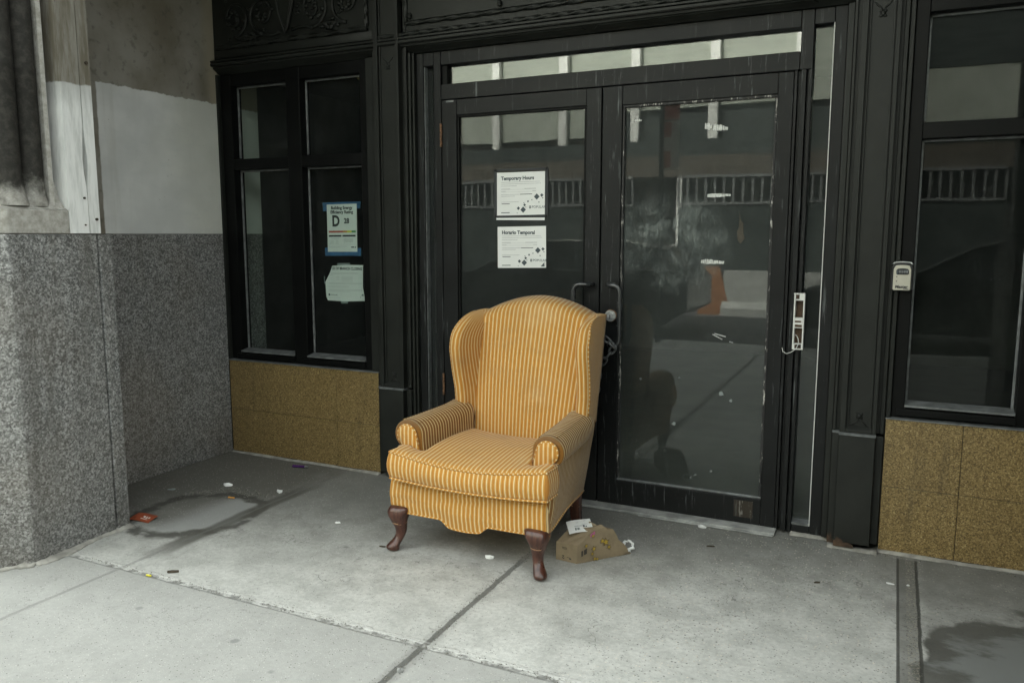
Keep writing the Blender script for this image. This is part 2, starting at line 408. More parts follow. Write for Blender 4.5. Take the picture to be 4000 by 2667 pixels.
    c = g.mix(g.mul(gut, 0.80), c, (0.075, 0.072, 0.060))
    c = g.mix(g.mul(lineB, 0.75), c, (0.075, 0.074, 0.066))
    c = g.mix(g.mul(lineC, 0.40), c, (0.16, 0.16, 0.15))
    c = g.mix(g.mul(lipA, 0.55), c, (0.56, 0.555, 0.53))
    c = g.mix(g.mul(lineA, g.mul(g.step(g.noise(25, 4), 0.45, 0.6), 0.7)), c, (0.14, 0.14, 0.13))
    h = g.sub(g.add(g.mul(nC, 0.25), g.mul(nD, 0.35)), g.mx(g.mul(lineB, 2.0), g.mx(g.mul(lineC, 1.2), g.mul(lineA, 1.2))))
    h = g.add(h, g.mul(lipA, 0.8)); h = g.sub(h, g.mul(g.mul(rr, cut), 1.2))
    rough = g.math('MULTIPLY_ADD', wet, -0.18, 0.85)
    return g.finish(c, rough, g.bump(h, 0.5, 0.006), 0, 0.35)
def inner_mask(g, outer, nA):
    return g.mul(g.inv(g.mul(outer, 0.6)), g.step(nA, 0.25, 0.5))

PERIOD = 0.0199
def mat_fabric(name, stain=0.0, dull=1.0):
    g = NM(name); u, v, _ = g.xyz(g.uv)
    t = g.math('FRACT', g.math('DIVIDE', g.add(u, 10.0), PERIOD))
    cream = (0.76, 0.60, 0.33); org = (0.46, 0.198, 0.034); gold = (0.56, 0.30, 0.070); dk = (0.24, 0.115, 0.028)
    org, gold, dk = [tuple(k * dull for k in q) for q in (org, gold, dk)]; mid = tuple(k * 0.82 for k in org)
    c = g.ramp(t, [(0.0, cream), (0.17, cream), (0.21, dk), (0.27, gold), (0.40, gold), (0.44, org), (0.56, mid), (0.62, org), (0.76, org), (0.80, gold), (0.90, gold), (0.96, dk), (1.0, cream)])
    thr = g.math('FRACT', g.math('DIVIDE', v, 0.0030)); inc = g.step(t, 0.20, 0.17)
    c = g.mix(g.mul(g.mul(g.step(thr, 0.60, 0.75), inc), 0.22), c, (0.42, 0.31, 0.15))
    weave = g.noise(1, 3, 0.6, g.map(g.uv, scale=(420, 900, 1)))
    c = g.mix(g.mul(g.sub(weave, 0.3), 0.20), c, tuple(k * 0.55 for k in org))
    lar = g.noise(5, 5); c = g.mix(g.mul(g.step(lar, 0.48, 0.75), 0.30), c, (0.30, 0.19, 0.09)); c = g.mix(g.mul(g.step(g.noise(3.1, 4), 0.55, 0.75), 0.25), c, (0.62, 0.48, 0.27))
    if stain:
        x, y, z = g.xyz()
        m = g.mul(g.step(g.add(y, g.mul(g.sub(g.noise(20, 4), 0.5), 0.05)), -0.768, -0.795), g.step(z, 0.515, 0.555))
        c = g.mix(g.mul(m, stain), c, (0.16, 0.10, 0.055))
    nrm = g.bump(weave, 0.18, 0.0012)
    nrm = g.bump(g.noise(7, 4, 0.55, dist=0.6), 0.55, 0.020, nrm)
    nrm = g.bump(g.noise(1, 3, 0.5, g.map(scale=(9, 9, 34))), 0.22, 0.012, nrm)
    return g.finish(c, 0.88, nrm, 0, 0.2, 0, 0.15)

def mat_glass(name, dust=0.02, smear=False, tint=(0.86, 0.90, 0.88), base=0.021):
    g = NM(name); x, y, z = g.xyz()
    lw = g.n('ShaderNodeLayerWeight'); lw.inputs[0].default_value = 0.5
    R = g.add(g.mul(g.math('POWER', lw.outputs['Facing'], 5.0), 0.95), base)
    tr = g.n('ShaderNodeBsdfTransparent'); tr.inputs[0].default_value = (*tint, 1)
    gl = g.n('ShaderNodeBsdfGlossy'); gl.inputs[0].default_value = (1, 1, 1, 1); gl.inputs['Roughness'].default_value = 0.012
    bp = g.bump(g.noise(1.4, 2), 0.035, 0.02); g.set(gl.inputs['Normal'], bp)
    m1 = g.n('ShaderNodeMixShader'); g.set(m1.inputs[0], R); g.t.links.new(tr.outputs[0], m1.inputs[1]); g.t.links.new(gl.outputs[0], m1.inputs[2])
    d = g.mul(g.add(0.35, g.noise(3.5, 6, 0.65)), dust)
    sp = g.mul(g.step(g.vor(28), 0.10, 0.05), g.step(g.noise(7, 2), 0.57, 0.60)); d = g.add(d, g.mul(sp, 0.16))
    if smear:
        sx = g.math('DIVIDE', g.sub(x, -0.96), 0.30); sz = g.math('DIVIDE', g.sub(z, 1.32), 0.24)
        e = g.step(g.add(g.mul(sx, sx), g.mul(sz, sz)), 1.15, 0.15)
        w1 = g.noise(7, 7, 0.75, dist=0.7); w2 = g.noise(1, 6, 0.75, g.map(scale=(75, 60, 12), rot=(0, 0.35, 0)), 1.6)
        d = g.add(d, g.mul(g.mul(e, g.step(w1, 0.36, 0.66)), g.mul(g.step(w2, 0.32, 0.72), 0.28)))
        e2 = g.mul(g.step(z, 0.75, 0.15), g.step(g.vor(17), 0.16, 0.06)); d = g.add(d, g.mul(g.mul(e2, g.step(g.noise(5, 2), 0.45, 0.5)), 0.14))
    df = g.n('ShaderNodeBsdfDiffuse'); df.inputs[0].default_value = (0.62, 0.66, 0.64, 1)
    m2 = g.n('ShaderNodeMixShader'); g.set(m2.inputs[0], g.mn(d, 0.6)); g.t.links.new(m1.outputs[0], m2.inputs[1]); g.t.links.new(df.outputs[0], m2.inputs[2])
    g.t.links.new(m2.outputs[0], g.out.inputs[0])
    return g.m

def mat_wood():
    g = NM("mahogany"); x, y, z = g.xyz()
    f = g.noise(1, 5, 0.6, g.map(scale=(60, 60, 6)))
    c = g.mix(g.step(f, 0.3, 0.7), (0.034, 0.012, 0.008), (0.095, 0.034, 0.021))
    ch = g.step(g.noise(45, 6, 0.75), 0.64, 0.68); c = g.mix(g.mul(ch, 0.75), c, (0.26, 0.12, 0.06))
    ln = g.mul(g.band(g.add(z, g.mul(g.noise(20, 2), 0.01)), 0.128, 0.0022, 0.001), g.step(g.noise(30, 2), 0.45, 0.5)); c = g.mix(ln, c, (0.42, 0.24, 0.13))
    return g.finish(c, g.math('MULTIPLY_ADD', g.noise(12, 4), 0.25, 0.18), g.bump(f, 0.08, 0.002), 0, 0.5, 0.25)

M = dict(
    iron=mat_iron("painted_cast_iron", (0.0130, 0.0145, 0.0125), 0.46, spec=0.3),
    frame=mat_iron("black_painted_metal", (0.0032, 0.0036, 0.0035), 0.46, spec=0.16),
    door=mat_iron("scuffed_black_door_paint", (0.0068, 0.0076, 0.0079), 0.44, 0.55),
    door_worn=mat_iron("worn_black_door_paint", (0.0062, 0.0070, 0.0073), 0.44, 0.95),
    chip=mat_iron("chipped_black_paint", (0.03, 0.03, 0.03), 0.5, 0.6, 0.85),
    granite=mat_granite(), brown=mat_brown(), plaster=mat_plaster(), stone=mat_stone("sooty_limestone"), block=mat_stone("pale_limestone", 0.15),
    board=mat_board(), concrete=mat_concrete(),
    fabric=mat_fabric("striped_fabric"), fabric_arm=mat_fabric("striped_fabric_arm_dark", 0.6, 0.46), fabric_side=mat_fabric("striped_fabric_side", 0.0, 0.5), wood=mat_wood(),  # arm and side copies darkened: directional weave sheen put into the colour
    glass=mat_glass("dusty_glass", 0.010, base=0.011), glass_door=mat_glass("door_glass", 0.026, base=0.023), glass_top=mat_glass("reflective_transom_glass", 0.012, base=0.062), glass_smear=mat_glass("smeared_door_glass", 0.034, True, base=0.028),
    alu=simple("dull_aluminium", (0.17, 0.18, 0.18), 0.45, 0.3, 20, 0.3), bead=simple("grey_glazing_bead", (0.16, 0.17, 0.17), 0.45, 0.3, 25, 0.2),
    chrome=simple("worn_chrome", (0.62, 0.64, 0.65), 0.34, 0.2, 60, 0.9), rust=simple("rusty_rim", (0.20, 0.11, 0.06), 0.6, 0.6, 90, 0.4),
    handle=mat_iron("rubbed_black_handle", (0.028, 0.030, 0.031), 0.26, 0.6, spec=0.8),
    steel=simple("dark_chain_steel", (0.17, 0.175, 0.18), 0.38, 0.4, 50, 0.8),
    paper=simple("white_paper", (0.78, 0.79, 0.77), 0.65, 0.03, 8, 0, 0.05), ink=simple("black_ink", (0.025, 0.028, 0.03), 0.6, 0.1, 50, 0, 0),
    slate=simple("slate_ink", (0.055, 0.075, 0.085), 0.6, 0.1, 50, 0, 0), grey=simple("grey_print", (0.50, 0.51, 0.51), 0.65, 0.15, 300, 0, 0),
    tape=simple("blue_masking_tape", (0.035, 0.12, 0.26), 0.6, 0.15, 40), clear=simple("hazy_tape", (0.22, 0.25, 0.24), 0.4, 0.2, 40),
    red=simple("red_print", (0.50, 0.10, 0.07), 0.6, 0.1, 50), ora=simple("orange_print", (0.60, 0.27, 0.06), 0.6, 0.1, 50),
    yel=simple("yellow_print", (0.66, 0.60, 0.05), 0.6, 0.1, 50), grn=simple("green_print", (0.08, 0.27, 0.08), 0.6, 0.1, 50),
    cream=simple("cream_plastic", (0.50, 0.48, 0.40), 0.4, 0.06, 30), blackp=simple("black_plastic", (0.018, 0.019, 0.020), 0.3, 0.2, 30),
    kraft=simple("kraft_paper", (0.24, 0.185, 0.115), 0.75, 0.16, 14, 0, 0.35), kraft_ink=simple("brown_black_print", (0.045, 0.038, 0.03), 0.7, 0.1, 50, 0, 0),
    star=simple("yellow_star_print", (0.40, 0.27, 0.035), 0.7, 0.1, 50, 0, 0), pink=simple("pink_print", (0.42, 0.11, 0.24), 0.7, 0.1, 50, 0, 0),
    mortar=simple("mortar_fillet", (0.30, 0.29, 0.26), 0.85, 0.3, 18, 0, 0.6), sill=simple("stone_threshold", (0.34, 0.345, 0.33), 0.7, 0.3, 14, 0, 0.4),
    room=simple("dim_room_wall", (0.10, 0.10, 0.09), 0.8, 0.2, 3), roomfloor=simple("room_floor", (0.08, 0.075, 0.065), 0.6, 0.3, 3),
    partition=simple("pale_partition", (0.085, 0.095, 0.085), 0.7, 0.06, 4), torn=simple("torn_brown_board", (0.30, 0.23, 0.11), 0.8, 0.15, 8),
    asphalt=simple("asphalt", (0.055, 0.055, 0.055), 0.85, 0.3, 40, 0, 0.5), kerb=simple("kerb_stone", (0.36, 0.36, 0.34), 0.8, 0.15, 12),
    upper=simple("upper_storey_stone", (0.16, 0.155, 0.14), 0.8, 0.25, 5),
    hoard=simple("dark_green_hoarding", (0.013, 0.020, 0.017), 0.6, 0.2, 6), pale=simple("pale_sheet_panel", (0.30, 0.32, 0.265), 0.6, 0.08, 2),
    post=simple("white_scaffold_post", (0.62, 0.62, 0.57), 0.5, 0.06, 8), farwall=simple("far_brick_facade", (0.22, 0.19, 0.15), 0.85, 0.25, 2),
    tower=simple("dark_tower_stone", (0.06, 0.056, 0.05), 0.8, 0.2, 2),
    beam=simple("brown_timber", (0.06, 0.05, 0.036), 0.8, 0.3, 6),
    farglass=simple("far_window_glass", (0.05, 0.06, 0.065), 0.1, 0.2, 2), white=simple("white_paint", (0.66, 0.66, 0.63), 0.5, 0.08, 10),
    rail=simple("grey_white_railing_paint", (0.13, 0.135, 0.13), 0.5, 0.08, 10),
    carpaint=simple("black_car_paint", (0.02, 0.022, 0.025), 0.15, 0.1, 5, 0.0, 0.0), carglass=simple("car_glass", (0.03, 0.035, 0.04), 0.05, 0.1, 5, 0, 0),
    tyre=simple("tyre_rubber", (0.02, 0.02, 0.02), 0.8, 0.2, 30), conc2=simple("barrier_concrete", (0.27, 0.275, 0.25), 0.8, 0.2, 6),
    orange=simple("orange_barrier_plastic", (0.24, 0.095, 0.03), 0.5, 0.1, 6),
    wrap=simple("orange_red_wrapper", (0.24, 0.055, 0.022), 0.5, 0.2, 25), purple=simple("purple_plastic", (0.06, 0.02, 0.10), 0.25, 0.2, 30),
    filt=simple("cigarette_filter", (0.52, 0.25, 0.05), 0.8, 0.15, 40), stick=simple("old_white_paint_mark", (0.62, 0.63, 0.60), 0.6, 0.2, 60),
    grit=simple("dirt_and_grit", (0.14, 0.135, 0.115), 0.9, 0.7, 200), twig=simple("dry_twig", (0.045, 0.035, 0.022), 0.9, 0.4, 40),
    splash=simple("dried_brown_splash", (0.060, 0.052, 0.038), 0.8, 0.4, 40),
    rustiron=simple("rusty_foot_metal", (0.055, 0.032, 0.018), 0.8, 0.6, 25, 0, 0.5),
)

# ------------------------------------------------------------------ ground
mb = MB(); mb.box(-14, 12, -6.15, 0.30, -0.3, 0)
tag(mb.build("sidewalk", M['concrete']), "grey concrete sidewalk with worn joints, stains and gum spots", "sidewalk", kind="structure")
mb = MB(); mb.box(-60, 60, -6.32, -6.152, -0.3, 0.003, 0.012)
tag(mb.build("kerb", M['kerb']), "pale stone kerb along the near sidewalk", "kerb", kind="structure")
mb = MB(); mb.box(-120, 120, -120, 120, -0.6, -0.305)
tag(mb.build("ground", M['asphalt']), "dark ground under the whole street", "ground", kind="structure")
mb = MB(); mb.box(-60, 60, -13.0, -6.322, -0.3, -0.14)
tag(mb.build("road", M['asphalt']), "dark asphalt road along the building", "road", kind="structure")
mb = MB(); mb.box(-60, 60, -15.8, -13.002, -0.3, 0.0, 0.01)
tag(mb.build("far_pavement", M['kerb']), "pale pavement on the far side of the road", "pavement", kind="structure")

# ------------------------------------------------------------------ stone piers left and right of the shop front
MIR = -2.61                                                    # x -> MIR - x mirrors about the middle of the doors
def pier(mirror, label):
    X = (lambda x: MIR - x) if mirror else (lambda x: x)
    t = thing("stone_pier", label, "stone pier", (X(-3.3), -1.0, 0), "stone piers beside the shop front")
    def pr(mb, poly, z0, z1):
        P = [(X(a), b) for a, b in poly]
        mb.prism(P, 'z', z0, z1)
    # granite base: chamfered front, flank, return to the reveal
    mb = MB()
    pr(mb, [(-3.150, -1.670), (-3.225, -1.768), (-3.305, -1.85), (-6.5, -1.85), (-6.5, 0.35), (-3.72, 0.35), (-3.72, -1.180), (-3.186, -1.180), (-3.180, -1.249), (-3.198, -1.2500), (-3.198, -1.2590), (-3.179, -1.260)], 0, 1.36)
    gb = mb.build("granite_base", M['granite'], t)
    bv = gb.modifiers.new("bevel", 'BEVEL'); bv.width = 0.004; bv.segments = 2; bv.limit_method = 'ANGLE'
    # reveal wall above
    mb = MB(); pr(mb, [(-3.72, -1.17), (-3.72, 0.35), (-6.5, 0.35), (-6.5, -1.17)], 1.363, 3.44)
    mb.build("reveal_wall", M['plaster'], t)
    mb = MB(); pr(mb, [(-3.42, -1.60), (-3.42, -1.172), (-6.5, -1.172), (-6.5, -1.72), (-3.52, -1.72)], 1.363, 3.44)
    mb.build("pier_core", M['stone'], t)
    # low plinth blocks under the clustered colonnettes
    mb = MB(); pr(mb, [(-3.165, -1.392), (-3.165, -1.655), (-3.235, -1.752), (-3.32, -1.835), (-4.6, -1.835), (-4.6, -1.60), (-3.40, -1.392)], 1.362, 1.462)
    o = mb.build("base_block", M['block'], t); b2 = o.modifiers.new("bevel", 'BEVEL'); b2.width = 0.005; b2.segments = 2; b2.limit_method = 'ANGLE'
    # sloped weathering above the block
    prof = [(-3.168, -1.394), (-3.168, -1.652), (-3.24, -1.748), (-3.325, -1.83), (-4.6, -1.83)]
    inn = [(-3.245, -1.394), (-3.245, -1.60), (-3.30, -1.66), (-3.37, -1.72), (-4.6, -1.72)]
    mb = MB()
    mb.loft([[(X(a), b, 1.463) for a, b in prof], [(X(a * 0.75 + c * 0.25), b * 0.75 + d * 0.25, 1.470) for (a, b), (c, d) in zip(prof, inn)], [(X(a * 0.35 + c * 0.65), b * 0.35 + d * 0.65, 1.508) for (a, b), (c, d) in zip(prof, inn)], [(X(a), b, 1.585) for a, b in inn]], closed=False)
    mb.build("weathering", M['block'], t, True)
    # clustered colonnettes with a hollow between, swept up with a flared foot
    def colonnette(cx, cy, r, foot):
        mb = MB(); rings = []
        for z, k in ((1.475, 1 + 0.38 * foot), (1.495, 1 + 0.33 * foot), (1.525, 1 + 0.16 * foot), (1.56, 1 + 0.03 * foot), (1.60, 1), (2.015, 1), (2.02, 1.03), (2.028, 1.03), (2.033, 1), (3.44, 1)):
            rings.append([(X(cx + r * k * cos(a)), cy + r * k * sin(a), z) for a in [2 * pi * j / 28 for j in range(28)]])
        mb.loft(rings); mb.build("colonnette", M['stone'], t, True, angle=50)
    colonnette(-3.236, -1.594, 0.049, 1.0); colonnette(-3.238, -1.494, 0.043, 0.8); colonnette(-3.325, -1.712, 0.052, 0.8)
    mb = MB()
    pr(mb, [(-3.198, -1.450), (-3.190, -1.436), (-3.204, -1.432), (-3.26, -1.430), (-3.26, -1.452)], 1.466, 3.44)
    mb.build("fillet", M['block'], t)
    mb = MB(); pr(mb, [(-3.262, -1.60), (-3.262, -1.392), (-3.42, -1.392), (-3.42, -1.60)], 1.50, 3.44)
    mb.build("hollow_moulding", M['stone'], t)
    # two painted boards covering the corner, with the dark gap between them
    for (y0, y1, dx) in ((-1.390, -1.2990, 0.0), (-1.2945, -1.243, 0.003)):
        mb = MB(); rings = []; n = 26
        for i in range(n + 1):
            z = 1.364 + (3.44 - 1.364) * (i / n) ** 1.6
            jit = 0.0 if (z > 2.1 or z < 1.42) else max(0.0, sin(z * 8.0 + 0.6) * 0.0075 + sin(z * 23 + 1) * 0.0035)
            a0 = y0 + (jit if y1 == -1.243 else 0.0); a1 = y1 - (jit if y0 == -1.390 else 0.0)
            rings.append([(X(-3.168 - dx), a0, z), (X(-3.168 - dx), a1, z), (X(-3.30), a1, z), (X(-3.30), a0, z)])
        mb.loft(rings); mb.build("painted_board", M['board'], t)
    mb = MB(); pr(mb, [(-3.30, -1.392), (-3.30, -1.245), (-3.42, -1.19), (-3.42, -1.392)], 1.364, 3.44); mb.build("pier_backing", M['stone'], t)
    if not mirror:
        for (y, z, r) in ((-1.315, 1.515, 0.005), (-1.262, 1.425, 0.006), (-1.318, 1.40, 0.0035), (-1.262, 2.085, 0.007)):
            mb = MB(); mb.cyl((X(-3.166), y, z), r, 0.006, 'x', 14); mb.build("bolt_hole", M['twig'], t)
    return t
pier(False, "grey granite pier with sooty stone colonnettes and white painted boards on the left")
pier(True, "granite and stone pier at the right end, mostly hidden beyond the right shop window")

# unseen upper storeys, overhang set low to shade the recess below
mb = MB(); mb.box(-14, 12, -1.70, 7.0, 3.45, 11.5); mb.box(-14, -6.5, -1.70, 0.3, 0.0, 3.44); mb.box(3.9, 12, -1.70, 0.3, 0.0, 3.44)
tag(mb.build("unseen_upper_storeys", M['upper']), "unseen stone upper storeys, overhang lowered to shade the recessed shop front", "building", kind="structure")
mb = MB()
mb.box(-6.4, 3.8, 0.32, 6.0, -0.02, 0.012); fl = mb
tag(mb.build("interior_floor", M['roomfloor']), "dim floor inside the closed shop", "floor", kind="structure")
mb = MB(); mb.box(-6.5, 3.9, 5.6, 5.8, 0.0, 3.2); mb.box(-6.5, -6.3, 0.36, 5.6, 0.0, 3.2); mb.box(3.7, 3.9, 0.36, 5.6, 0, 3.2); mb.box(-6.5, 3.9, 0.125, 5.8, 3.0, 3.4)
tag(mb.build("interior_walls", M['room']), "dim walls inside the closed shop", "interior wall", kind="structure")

# ------------------------------------------------------------------ the cast iron shop front
SF = thing("shop_front", "black painted cast iron shop front with locked double doors and brown stone bulkheads", "shop front", (-1.305, 0, 0))
def P(name, mb, mat, parent=None, **k): return mb.build(name, M[mat] if isinstance(mat, str) else mat, parent or SF, **k)

# bulkheads of brown agglomerate, each of several slabs with fine joints
for (xs, zj) in (((-3.706, -2.885, -2.587), 0.283), ((0.002, 0.291, 0.640, 1.09), 0.293)):
    mb = MB()
    for a, b in zip(xs[:-1], xs[1:]):
        mb.box(a + 0.0011, b - 0.0011, 0.0, 0.06, 0.012, zj - 0.0011, 0.0015); mb.box(a + 0.0011, b - 0.0011, 0.0, 0.06, zj + 0.0011, 0.586, 0.0015)
    bh = P("bulkhead", mb, 'brown')
    mb = MB(); mb.box(xs[0], xs[-1], 0.004, 0.30, 0.0, 0.583); P("bulkhead_backing", mb, 'twig', bh)
    mb = MB(); mb.box(xs[0] - 0.004, xs[-1] + 0.004, -0.006, 0.05, 0.587, 0.592, 0.001); P("bulkhead_cap", mb, 'bead', bh)

def panel_window(x0, x1, panes):
    """black frame with two lights over two lights"""
    fr = MB(); Y0, Y1 = 0.030, 0.115
    zs = [(0.637, 1.743), (1.807, 2.232)]
    fr.box(x0, panes[0][0], Y0, Y1, 0.594, 2.300, 0.003); fr.box(panes[-1][1], x1, Y0, Y1, 0.594, 2.300, 0.003)
    for a, b in panes:
        fr.box(a - 0.001, b + 0.001, Y0 + 0.006, Y1, 0.594, 0.637, 0.003); fr.box(a - 0.001, b + 0.001, Y0 + 0.004, Y1, 1.743, 1.807, 0.003); fr.box(a - 0.001, b + 0.001, Y0 + 0.004, Y1, 2.232, 2.300, 0.003)
    for (a, b), (c, d) in zip(panes[:-1], panes[1:]):
        fr.box(b, c, Y0, Y1, 0.594, 2.300, 0.003)
    w = P("window", fr, 'frame')
    for a, b in panes:
        for z0, z1 in zs:
            mb = MB(); mb.box(a, b, 0.092, 0.098, z0, z1); P("pane", mb, 'glass', w)
            mb = MB(); e = 0.010
            mb.box(a, a + e, 0.080, 0.091, z0 + e, z1, 0.002); mb.box(b - e, b, 0.080, 0.091, z0 + e, z1, 0.002)
            mb.box(a, b, 0.080, 0.091, z1 - e, z1, 0.002); P("glazing_bead", mb, 'bead', w)
        mb = MB(); mb.prism([(0.020, 0.640), (0.020, 0.648), (0.078, 0.659), (0.091, 0.659), (0.091, 0.640)], 'x', a, b); P("sill_bead", mb, 'alu', w)
        mb = MB(); mb.box(a - 0.03, b + 0.004, 0.018, 0.029, 0.602, 0.630, 0.002); P("bottom_rail", mb, 'frame', w)
    return w
panel_window(-3.705, -2.640, [(-3.625, -3.208), (-3.108, -2.692)])
panel_window(0.020, 1.09, [(0.070, 0.468), (0.566, 0.965)])

def pilaster(xa, xb, side):
    """face between xa and xb, with moulded side steps"""
    mb = MB()
    mb.box(xa, xb, -0.040, 0.10, 0.03, 0.508, 0.003)                                       # plain base
    mb.box(xa - 0.028, xa, -0.012, 0.10, 0.03, 0.508, 0.002); mb.box(xb, xb + 0.030, -0.004, 0.10, 0.03, 0.508, 0.002)
    pl = P("pilaster", mb, 'iron')
    mb = MB(); mb.prism([(-0.044, 0.509), (-0.044, 0.512), (-0.034, 0.518), (0.08, 0.518), (0.08, 0.509)], 'x', xa - 0.001, xb + 0.001)
    mb.prism([(-0.016, 0.509), (-0.016, 0.512), (-0.006, 0.517), (0.08, 0.517), (0.08, 0.509)], 'x', xa - 0.029, xa - 0.001); P("base_ledge", mb, 'bead', pl)
    # shaft: a frame round a recessed panel
    px0, px1 = xa + 0.024, xb - 0.016; top = 2.33; 
    mb = MB(); Yf = -0.032
    mb.box(xa, px0, Yf, 0.10, 0.519, 3.0, 0.002); mb.box(px1, xb, Yf, 0.10, 0.519, 3.0, 0.002)
    mb.box(px0, px1, Yf, 0.10, 0.519, 0.534, 0.002); mb.box(px0, px1, -0.014, 0.10, 0.534, 3.0)
    mb.box(px0 + 0.004, px0 + 0.012, -0.022, -0.0135, 0.538, 3.0, 0.002); mb.box(px1 - 0.012, px1 - 0.004, -0.022, -0.0135, 0.538, 3.0, 0.002)
    mb.prism([(Yf + 0.002, 0.535), (-0.0145, 0.549), (-0.0138, 0.535)], 'x', px0 + 0.001, px1 - 0.001)
    mb.box(xa - 0.028, xa - 0.016, -0.004, 0.10, 0.519, 2.9, 0.003); mb.box(xa - 0.016, xa, 0.010, 0.10, 0.519, 2.9)
    mb.box(xb, xb + 0.012, 0.006, 0.10, 0.519, 2.9); mb.box(xb + 0.012, xb + 0.030, -0.002, 0.10, 0.519, 2.9, 0.003)
    P("shaft", mb, 'iron', pl)
    cx = (px0 + px1) / 2
    def rosette(z, up):
        mb = MB(); s = 1 if up else -1
        mb.sphere((cx, -0.017, z), 0.011, 0.9, 0.8, 1.1); 
        for k in range(4):
            a = pi / 4 + k * pi / 2; mb.sphere((cx + 0.010 * cos(a), -0.016, z + 0.012 * sin(a)), 0.007, 1, 0.6, 1)
        for q in (-1, 1):
            pts = [(cx + q * 0.002, -0.016, z - s * 0.012), (cx + q * 0.008, -0.017, z - s * 0.024), (cx + q * 0.022, -0.017, z - s * 0.034), (cx + q * 0.031, -0.016, z - s * 0.045)]
            mb.tube(pts, [0.002, 0.003, 0.003, 0.002], 6)
        P("rosette", mb, 'iron', pl, smooth=True)
    rosette(0.592, True); rosette(2.235, False)
    return pl
p1 = pilaster(-2.552, -2.398, 0); p2 = pilaster(-0.176, -0.032, 1)
for q in ((-2.6385, -2.582, 0.012, 0.10, 0.593, 2.30, 0.003), (-2.586, -2.581, -0.002, 0.10, 0.02, 0.585), (-2.366, -2.352, 0.012, 0.10, 0.02, 2.30, 0.003), (-2.351, -2.338, 0.026, 0.10, 0.02, 2.30, 0.003),
          (-0.232, -0.205, 0.022, 0.10, 0.02, 2.30, 0.004), (0.0, 0.019, 0.010, 0.10, 0.594, 2.30, 0.003), (-3.719, -3.707, 0.006, 0.10, 0.02, 2.30, 0.002)):
    mb = MB(); mb.box(*q); P("corner_moulding", mb, 'iron')      # fillers between windows, pilasters and door frame
mb = MB(); rq = random.Random(4)
for (xa_, xb_, yy, hh) in ((-0.2035, -0.1765, -0.0125, 0.075), (-0.1755, -0.095, -0.0405, 0.045)):
    pts = [(xa_, 0.012)] + [(xa_ + (xb_ - xa_) * k / 12, 0.022 + hh * (1 - k / 13) * rq.uniform(0.25, 0.95)) for k in range(13)] + [(xb_, 0.012)]
    mb.prism(pts, 'y', yy - 0.0006, yy)
P("rust_patch", mb, 'rustiron', p2)

# entablature: soffit, lip, rope mouldings, carved frieze, sign panel
XL, XR = -3.716, 1.10
mb = MB(); mb.prism([(0.10, 2.301), (0.036, 2.301), (0.020, 2.312), (-0.010, 2.330), (-0.012, 2.340), (0.10, 2.340)], 'x', XL, XR); P("soffit", mb, 'iron')
mb = MB()
for a, b in ((-2.26, -1.375), (-1.33, -0.35)):
    mb.prism([(a, 0.0), (a + 0.02, 0.018), (b - 0.02, 0.018), (b, 0.0)], 'z', 0.0, 0.006)
for v in mb.bm.verts:                                                                      # tilt the raised panels on to the sloped soffit
    x, yy, zz = v.co; v.co = Vector((x, 0.012 - yy - zz * 0.5, 2.3155 + yy * 0.6 * 0.9 - zz * 0.86))
P("soffit_panel", mb, 'iron')
mb = MB(); mb.prism([(0.10, 2.341), (-0.026, 2.341), (-0.030, 2.346), (-0.030, 2.356), (-0.022, 2.361), (-0.030, 2.364), (-0.030, 2.372), (-0.012, 2.378), (0.10, 2.378)], 'x', XL, XR); P("cornice", mb, 'iron')
def rope(mb, p0, p1, r, pitch, n=12):
    p0, p1 = Vector(p0), Vector(p1); L = (p1 - p0).length; d = (p1 - p0) / L
    a = d.cross(Vector((0, 1, 0))).normalized(); b = Vector((0, 1, 0)); N = int(L / pitch * 7)
    rings = []
    for i in range(N + 1):
        s = L * i / N; ring = []
        for k in range(n):
            th = 2 * pi * k / n; rr = r * (1 + 0.26 * cos(3 * th - 2 * pi * s / pitch))
            ring.append(p0 + d * s + (a * cos(th) + b * sin(th)) * rr)
        rings.append(ring)
    mb.loft(rings)
mb = MB(); rope(mb, (-2.55, -0.012, 2.387), (XR, -0.012, 2.387), 0.0115, 0.085); P("rope_moulding", mb, 'iron', smooth=True)
mb = MB(); mb.box(XL, XR, 0.006, 0.10, 2.379, 2.99); P("frieze_back", mb, 'iron')
mb = MB(); rope(mb, (-2.372, 0.002, 2.444), (-0.235, 0.002, 2.444), 0.011, 0.11); rope(mb, (-2.366, 0.002, 2.45), (-2.366, 0.002, 2.95), 0.011, 0.11)
sp = P("sign_panel_frame", mb, 'iron', smooth=True)
mb = MB(); mb.box(-2.352, -0.235, -0.002, 0.0055, 2.456, 2.95, 0.002); P("sign_panel", mb, 'iron', sp)
for x in (-2.335, -1.816, -1.25, -0.7):
    mb = MB(); mb.sphere((x, -0.012, 2.472), 0.011, 1, 1, 1.0); mb.cyl((x, -0.010, 2.484), 0.013, 0.014, 'z', 8, 0.009)
    P("bud_ornament", mb, 'iron', sp, smooth=True)
for (a, b) in ((-2.552, -2.398), (-0.176, -0.032)):
    mb = MB(); mb.box(a + 0.02, b - 0.02, -0.006, 0.0055, 2.395, 2.98, 0.002); P("frieze_block", mb, 'iron')
mb = MB(); mb.box(-3.700, -2.575, -0.003, 0.0055, 2.385, 2.432, 0.003); rope(mb, (-3.68, -0.004, 2.446), (-2.606, -0.004, 2.446), 0.0125, 0.14); rope(mb, (-2.612, -0.004, 2.45), (-2.612, -0.004, 2.95), 0.010, 0.06); fp = P("frieze_border", mb, 'iron', smooth=True, angle=40)
mb = MB()                                                                                  # carved acanthus scrolls
